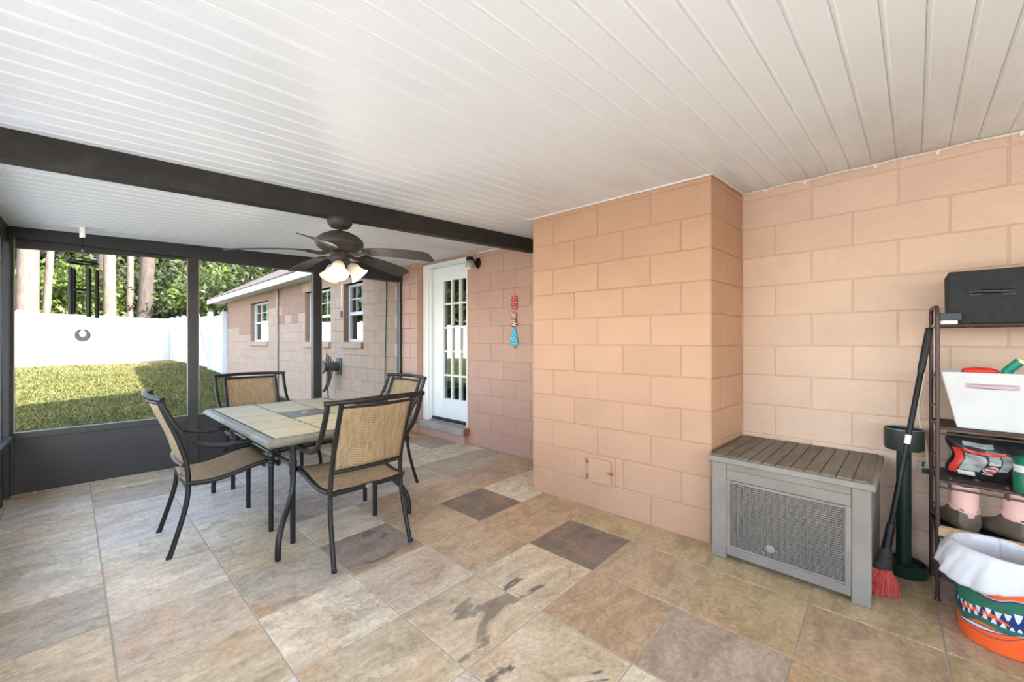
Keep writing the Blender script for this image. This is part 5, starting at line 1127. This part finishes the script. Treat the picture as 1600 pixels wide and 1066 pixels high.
rt_ = thing('red_toy', 'red plastic scoop end showing above the white bin', 'toy', (2.93, -0.215, SHZ + 0.012))
m = MB(); m.lathe([(0.004, -0.06), (0.024, -0.05), (0.034, -0.01), (0.032, 0.03), (0.018, 0.055), (0.003, 0.062)], (0, 0, 0.252), 16, Matrix.Rotation(PI / 2, 3, 'X') @ Matrix.Diagonal((0.8, 0.6, 1))); m.build('scoop', 'red_toy', rt_, smooth=True)
m = MB(); m.tube([(0, 0.0, 0.248), (0.02, 0.03, 0.0)], 0.009, 8); m.build('shaft', 'red_toy', rt_, smooth=True)
gt_ = thing('green_toy', 'green tube leaning out of the white bin at the right edge', 'toy', (2.92, -0.30, SHZ + 0.012))
m = MB(); m.tube([(0.03, 0.06, 0.0), (0.0, 0.0, 0.262), (-0.004, -0.036, 0.305)], 0.019, 12); m.build('tube', 'green_toy', gt_, smooth=True)
m = MB(); m.lathe([(0.020, 0.0), (0.020, 0.012)], (-0.004, -0.036, 0.300), 12, rot_to((-0.1, -0.65, 0.7))); m.build('end_ring', 'cord', gt_, smooth=True)
# charcoal bag
SHZ = 0.5795
cbg = thing('charcoal_bag', 'black and red plastic charcoal bag lying on the third shelf', 'bag', (2.893, -0.107, SHZ))
def bag_pt(u, v, lift=0.0):   # u 0..1 along -y, v 0..1 bottom to top, front face
    y = -0.010 - 0.42 * u + 0.012 * math.sin(v * 9); e = (math.sin(PI * min(max(u, 0.0), 1)) ** 0.35) * (math.sin(PI * min(max(v, 0.02), 0.98)) ** 0.45)
    x = 0.075 - 0.078 * e + 0.006 * math.sin(u * 23 + v * 11) * e - lift; z = 0.004 + 0.198 * v + 0.008 * math.sin(u * 17) * v * e
    return (x, y, z)
m = MB(); m.grid(lambda u, v: bag_pt(u, v), 30, 16); m.grid(lambda u, v: (0.15 - bag_pt(1 - u, v)[0] + 0.04, bag_pt(1 - u, v)[1], bag_pt(1 - u, v)[2]), 30, 16)
m.grid(lambda u, v: (bag_pt(0, v)[0] + (0.15 + 0.04 - 2 * bag_pt(0, v)[0]) * (1 - u), bag_pt(0, v)[1] , bag_pt(0, v)[2]), 3, 16)
m.grid(lambda u, v: (bag_pt(v, 1)[0] + (0.19 - 2 * bag_pt(v, 1)[0]) * (1 - u), bag_pt(v, 1)[1], bag_pt(v, 1)[2] + 0.008 * math.sin(PI * u)), 3, 30)
m.grid(lambda u, v: (bag_pt(v, 0)[0] + (0.19 - 2 * bag_pt(v, 0)[0]) * u, bag_pt(v, 0)[1], 0.003), 3, 30)
m.build('bag_body', 'bag_black', cbg, smooth=True)
def patch(name, mat, u0_, u1_, v0_, v1_, lift=0.002, par=cbg, nu=8, nv=6):
    m = MB(); m.grid(lambda u, v: bag_pt(u0_ + (u1_ - u0_) * u, v0_ + (v1_ - v0_) * v, lift), nu, nv); return m.build(name, mat, par, smooth=True)
patch('red_end', 'bag_red', 0.022, 0.088, 0.12, 0.72)
patch('print_block', 'bag_grey', 0.098, 0.255, 0.22, 0.62); patch('print_block', 'bag_grey', 0.275, 0.36, 0.44, 0.64); patch('print_block', 'bag_grey', 0.37, 0.44, 0.30, 0.66); patch('red_stripe', 'bag_red', 0.10, 0.42, 0.655, 0.72); patch('white_stripe', 'bag_white', 0.095, 0.225, 0.09, 0.20); patch('print_block', 'bag_grey', 0.13, 0.36, 0.80, 0.90)
patch('print_block', 'bag_black', 0.255, 0.37, 0.08, 0.42, 0.0028)
m = MB(); n_ = 24
def oval(ru, rv, lift): return [bag_pt(0.312 + ru * math.cos(a), 0.325 + rv * math.sin(a), lift) for a in np.linspace(0, 2 * PI, n_ + 1)[:-1]]
for ru, rv, lf, nm, mt in ((0.050, 0.090, 0.0035, 'logo_border', 'bag_white'), (0.045, 0.072, 0.0042, 'logo_oval', 'bag_red')):
    m = MB(); m.add(oval(ru, rv, lf), [tuple(range(n_))]); m.build(nm, mt, cbg)
m = MB(); m.grid(lambda u, v: bag_pt(0.278 + 0.068 * u, 0.308 + 0.035 * v, 0.0050), 6, 1); m.build('logo_bar', 'bag_white', cbg)
patch('white_stripe', 'bag_white', 0.275, 0.35, 0.185, 0.215, 0.0036)
# green canister
gc = thing('green_canister', 'green canister beside the charcoal bag at the rack edge', 'canister', (2.846, -0.352, SHZ + 0.0))
m = MB(); m.lathe([(0.040, 0.0), (0.046, 0.006), (0.047, 0.085), (0.044, 0.090), (0.044, 0.125), (0.046, 0.13), (0.046, 0.155), (0.030, 0.165)], n=28); m.build('can_body', 'green_cup', gc, smooth=True)
m = MB(); m.lathe([(0.0447, 0.093), (0.0447, 0.124)], n=28, capb=False, capt=False); m.build('paper_band', 'print_white', gc, smooth=True)
# boots
SHZ = 0.3145
def make_boot(name, label, loc, rz):
    b = thing(name, label, 'boot', loc, rz, 'pair of pink and brown boots'); b.scale = (1.3, 1.3, 1.25)
    # foot: sections along +y (toe), heel at y=0
    secs = [(-0.036, 0.024, 0.004, 0.075), (-0.030, 0.033, 0.002, 0.102), (0.0, 0.039, 0.002, 0.112), (0.03, 0.039, 0.004, 0.104), (0.06, 0.036, 0.004, 0.072), (0.09, 0.038, 0.003, 0.056), (0.115, 0.034, 0.004, 0.046), (0.135, 0.024, 0.006, 0.036), (0.146, 0.010, 0.010, 0.026)]
    m = MB(); n = 16; vs = []
    for y, w_, zb, zt in secs:
        for k in range(n):
            a = 2 * PI * k / n; cz = (zb + zt) / 2; vs.append((w_ * math.copysign(abs(math.cos(a)) ** 0.8, math.cos(a)), y, cz + (zt - zb) / 2 * math.copysign(abs(math.sin(a)) ** 0.8, math.sin(a)) + 0.012))
    fs = [(i * n + k, (i + 1) * n + k, (i + 1) * n + (k + 1) % n, i * n + (k + 1) % n) for i in range(len(secs) - 1) for k in range(n)] + [tuple(range(n)), tuple((len(secs) - 1) * n + k for k in range(n - 1, -1, -1))]
    m.add(vs, fs); m.build('foot', 'boot_brown', b, smooth=True)
    m = MB(); m.prism([(-0.036 + 0.0, -0.030), (0.036, -0.030), (0.040, 0.09), (0.026, 0.14), (-0.026, 0.14), (-0.040, 0.09)], lambda x, y: (x * 0.95, y, 0.006 if y > 0.03 else 0.0), lambda x, y: (x * 0.95, y, 0.016)); m.build('sole', 'black', b)
    m = MB(); n = 20; vs = []; H = 9
    for i in range(H + 1):
        t = i / H
        for k in range(n):
            a = 2 * PI * k / n; rx = 0.0345 + 0.004 * t; ry = 0.040 - 0.002 * t
            dip = 0.028 * (math.cos(a * 2 + PI) * 0.5 + 0.5) ** 2 if t > 0.99 else 0.0
            z = 0.085 + 0.012 * math.sin(a) * (1 - t) + t * 0.118 - dip * 0
            if i == H: z -= 0.030 * (abs(math.sin(a)) ** 3)
            vs.append((rx * math.cos(a), 0.004 + ry * math.sin(a) - 0.004 * t, z))
    m.add(vs, [(i * n + k, i * n + (k + 1) % n, (i + 1) * n + (k + 1) % n, (i + 1) * n + k) for i in range(H) for k in range(n)]); sh_ = m.build('shaft', 'boot_pink', b, smooth=True, solid=0.003)
    m = MB(); m.tube([(0.0385 * math.cos(a), 0.003 + 0.043 * math.sin(a), 0.108 + 0.016 * math.sin(a)) for a in np.linspace(0, 2 * PI, 25)[:-1]], 0.0028, 6, close=True); m.build('piping', 'boot_pink', b, smooth=True)
    for s in (-1, 1):
        m = MB(); m.tube(spline([(s * 0.037, 0.0, 0.165), (s * 0.041, 0.0, 0.205), (s * 0.037, 0.006, 0.208), (s * 0.036, 0.008, 0.168)], 4), 0.005, 6); m.build('pull_strap', 'boot_brown', b, smooth=True)
    return b
make_boot('cowboy_boot', 'pink and brown boot with heel towards us, left of the pair', (2.925, -0.165, SHZ), rad(-62))
make_boot('cowboy_boot', 'pink and brown boot nearer the canister, right of the pair', (2.925, -0.335, SHZ), rad(-46))
# plank on the rack front
pk = thing('pine_plank', 'yellow pine plank lying along the front of the boot shelf', 'plank', (2.818, -0.39, 0.3145))
m = MB(); m.box2((-0.003, -0.38, 0.0), (0.038, 0.312, 0.040)); m.v = [(x + (0.002 if z < 0.01 else 0), y, z) for x, y, z in m.v]; m.build('board', 'pine', pk, bevel=0.002)

# ------------------------------------------------------------------ orange bucket with liner
bk = thing('orange_bucket', 'orange plastic bucket with green jaw print and white liner', 'bucket', (2.63, -0.262, 0))
R0, R1, BH = 0.130, 0.150, 0.37
def brad(z): return R0 + (R1 - R0) * z / BH
m = MB(); m.lathe([(R0 - 0.006, 0.0), (R0, 0.004), (R1, BH), (R1 + 0.004, BH + 0.004), (R1 - 0.004, BH + 0.004), (R0 - 0.006, 0.01), (0.001, 0.01)], n=56); m.build('pail', 'bucket', bk, smooth=True)
def wrap(lo, hi, name, mat, lift, nu=40):
    a0 = max(lo[0][0], hi[0][0]); a1 = min(lo[-1][0], hi[-1][0])
    def fn(u, v):
        a = a0 + (a1 - a0) * u; zl = np.interp(a, [p[0] for p in lo], [p[1] for p in lo]); zh = np.interp(a, [p[0] for p in hi], [p[1] for p in hi]); z = zl + (zh - zl) * v
        r = brad(z) + lift; return (r * math.cos(rad(a)), r * math.sin(rad(a)), z)
    m = MB(); m.grid(fn, nu, 3); return m.build(name, mat, bk, smooth=True)
ut = [(92, 0.20), (104, 0.225), (115, 0.226), (125.5, 0.227), (135.6, 0.232), (144, 0.2184), (153, 0.2117), (163, 0.2106), (171, 0.214), (181, 0.2287), (194, 0.2313), (215, 0.225), (240, 0.20)]
ub = [(92, 0.165), (113, 0.152), (126, 0.154), (138, 0.157), (150, 0.1706), (160, 0.173), (169, 0.1714), (178.5, 0.1754), (186, 0.184), (194, 0.19), (215, 0.188), (240, 0.185)]
lt = [(92, 0.14), (112, 0.112), (125, 0.1103), (137, 0.1225), (149, 0.1284), (160, 0.124), (169, 0.120), (179, 0.1174), (186.5, 0.1165), (194.5, 0.122), (215, 0.13), (240, 0.14)]
lb = [(92, 0.10), (112, 0.086), (124, 0.0825), (141, 0.1045), (149, 0.1047), (157, 0.104), (166, 0.0986), (176, 0.099), (186.6, 0.1015), (194.6, 0.1046), (215, 0.11), (240, 0.12)]
sw = [(104, 0.072), (121, 0.0784), (135, 0.087), (149, 0.089), (162, 0.0896), (181, 0.0968), (195, 0.102)]
nv = [(104, 0.066), (123, 0.0689), (136, 0.0713), (150, 0.0733), (164, 0.0814), (179, 0.092), (195, 0.101)]
sh_ = lambda c, d: [(a, z + d) for a, z in c]
wrap(lb, sh_(ut, 0.006), 'print_outline', 'print_navy', 0.0010); wrap(ub, ut, 'upper_band', 'print_green', 0.0018); wrap(lb, lt, 'lower_band', 'print_green', 0.0018)
wrap(sh_(ut, 0.006), sh_(ut, 0.0085), 'white_line', 'print_white', 0.0012); wrap(nv, sh_(sw, 0.004), 'navy_swoosh', 'print_navy', 0.0010); wrap(sh_(nv, 0.004), sw, 'white_swoosh', 'print_white', 0.0016)
ln0 = [(112, 0.070), (128, 0.0573), (143, 0.0571), (159, 0.0569), (170, 0.0634), (181, 0.0753), (195, 0.096)]
wrap(ln0, sh_(ln0, 0.0028), 'thin_line', 'print_navy', 0.0010)
ln1 = [(135, 0.245), (150, 0.236), (163, 0.224)]; wrap(ln1, sh_(ln1, 0.0025), 'thin_line', 'print_navy', 0.0010, 12)
wrap([(150, 0.140), (160, 0.139), (170, 0.136), (180, 0.128)], [(150, 0.158), (160, 0.157), (170, 0.148), (180, 0.134)], 'orange_band', 'bucket', 0.0016, 14); wrap([(118, 0.125), (130, 0.128), (146, 0.136)], [(118, 0.145), (130, 0.147), (146, 0.156)], 'orange_band', 'bucket', 0.0016, 14)
def fang(a, w_, z0_, z1_):
    m = MB(); pts = []
    for da, t in ((-w_ / 2, 0), (w_ / 2, 0), (w_ * 0.22, 0.75), (0.0, 1.0), (-w_ * 0.25, 0.75)):
        z = z0_ + (z1_ - z0_) * t; r = brad(z) + 0.0028; pts.append((r * math.cos(rad(a + da)), r * math.sin(rad(a + da)), z))
    m.add(pts, [(0, 1, 2, 3, 4)]); m.build('white_point', 'print_white', bk)
for a, w_, l in ((110, 4, 0.016), (118, 5, 0.018), (127, 5.5, 0.018), (135, 6, 0.020), (145, 7, 0.024), (157, 7.5, 0.024), (167.5, 8, 0.026), (177.5, 8, 0.026), (188, 10, 0.036), (200, 12, 0.05)):
    z = float(np.interp(a, [p[0] for p in ub], [p[1] for p in ub])); fang(a, w_, z + 0.001, z - l)
for a, w_, l in ((122, 5, 0.016), (132, 5.5, 0.020), (142, 6, 0.020), (153, 7, 0.022), (163, 7, 0.020), (173, 7, 0.018), (182, 6, 0.014), (190, 6, 0.013), (198, 7, 0.014)):
    z = float(np.interp(a, [p[0] for p in lt], [p[1] for p in lt])); fang(a, w_, z - 0.001, z + l)
# liner folded over the rim
def liner(u, v):
    a = 2 * PI * u; w1 = 0.5 + 0.5 * math.cos(a - rad(128)); 
    wob = 0.005 * math.sin(a * 9 + 1) + 0.004 * math.sin(a * 17 + v * 5) + 0.003 * math.sin(a * 31 + v * 14)
    if v < 0.45:
        t = v / 0.45; r = 0.126 + 0.012 * t + wob * 0.5 * t; z = BH - 0.16 + 0.150 * t + (0.020 * w1 * t)
    else:
        t = (v - 0.45) / 0.55; r = 0.139 + 0.036 * math.sin(min(t * 1.6, 1) * PI / 2) + 0.030 * w1 ** 3 * t + wob * t; z = BH - 0.008 + 0.020 * w1 + 0.016 * math.sin(PI * min(t * 3, 1)) - (0.075 + 0.050 * w1 ** 2 + 0.012 * math.sin(a * 3)) * t ** 1.3
    return (r * math.cos(a), r * math.sin(a), z)
m = MB(); m.grid(liner, 130, 26); m.build('bin_liner', 'liner', bk, smooth=True, solid=0.0015)
m = MB(); m.grid(lambda u, v: tuple(Vector((math.cos(rad(180 + 26 * u)), math.sin(rad(180 + 26 * u)), 0)) * 0.1765 + Vector((0, 0, BH - 0.075 + 0.016 * v + 0.006 * math.sin(u * 3)))), 8, 1); m.build('drawstring', 'print_cyan', bk)
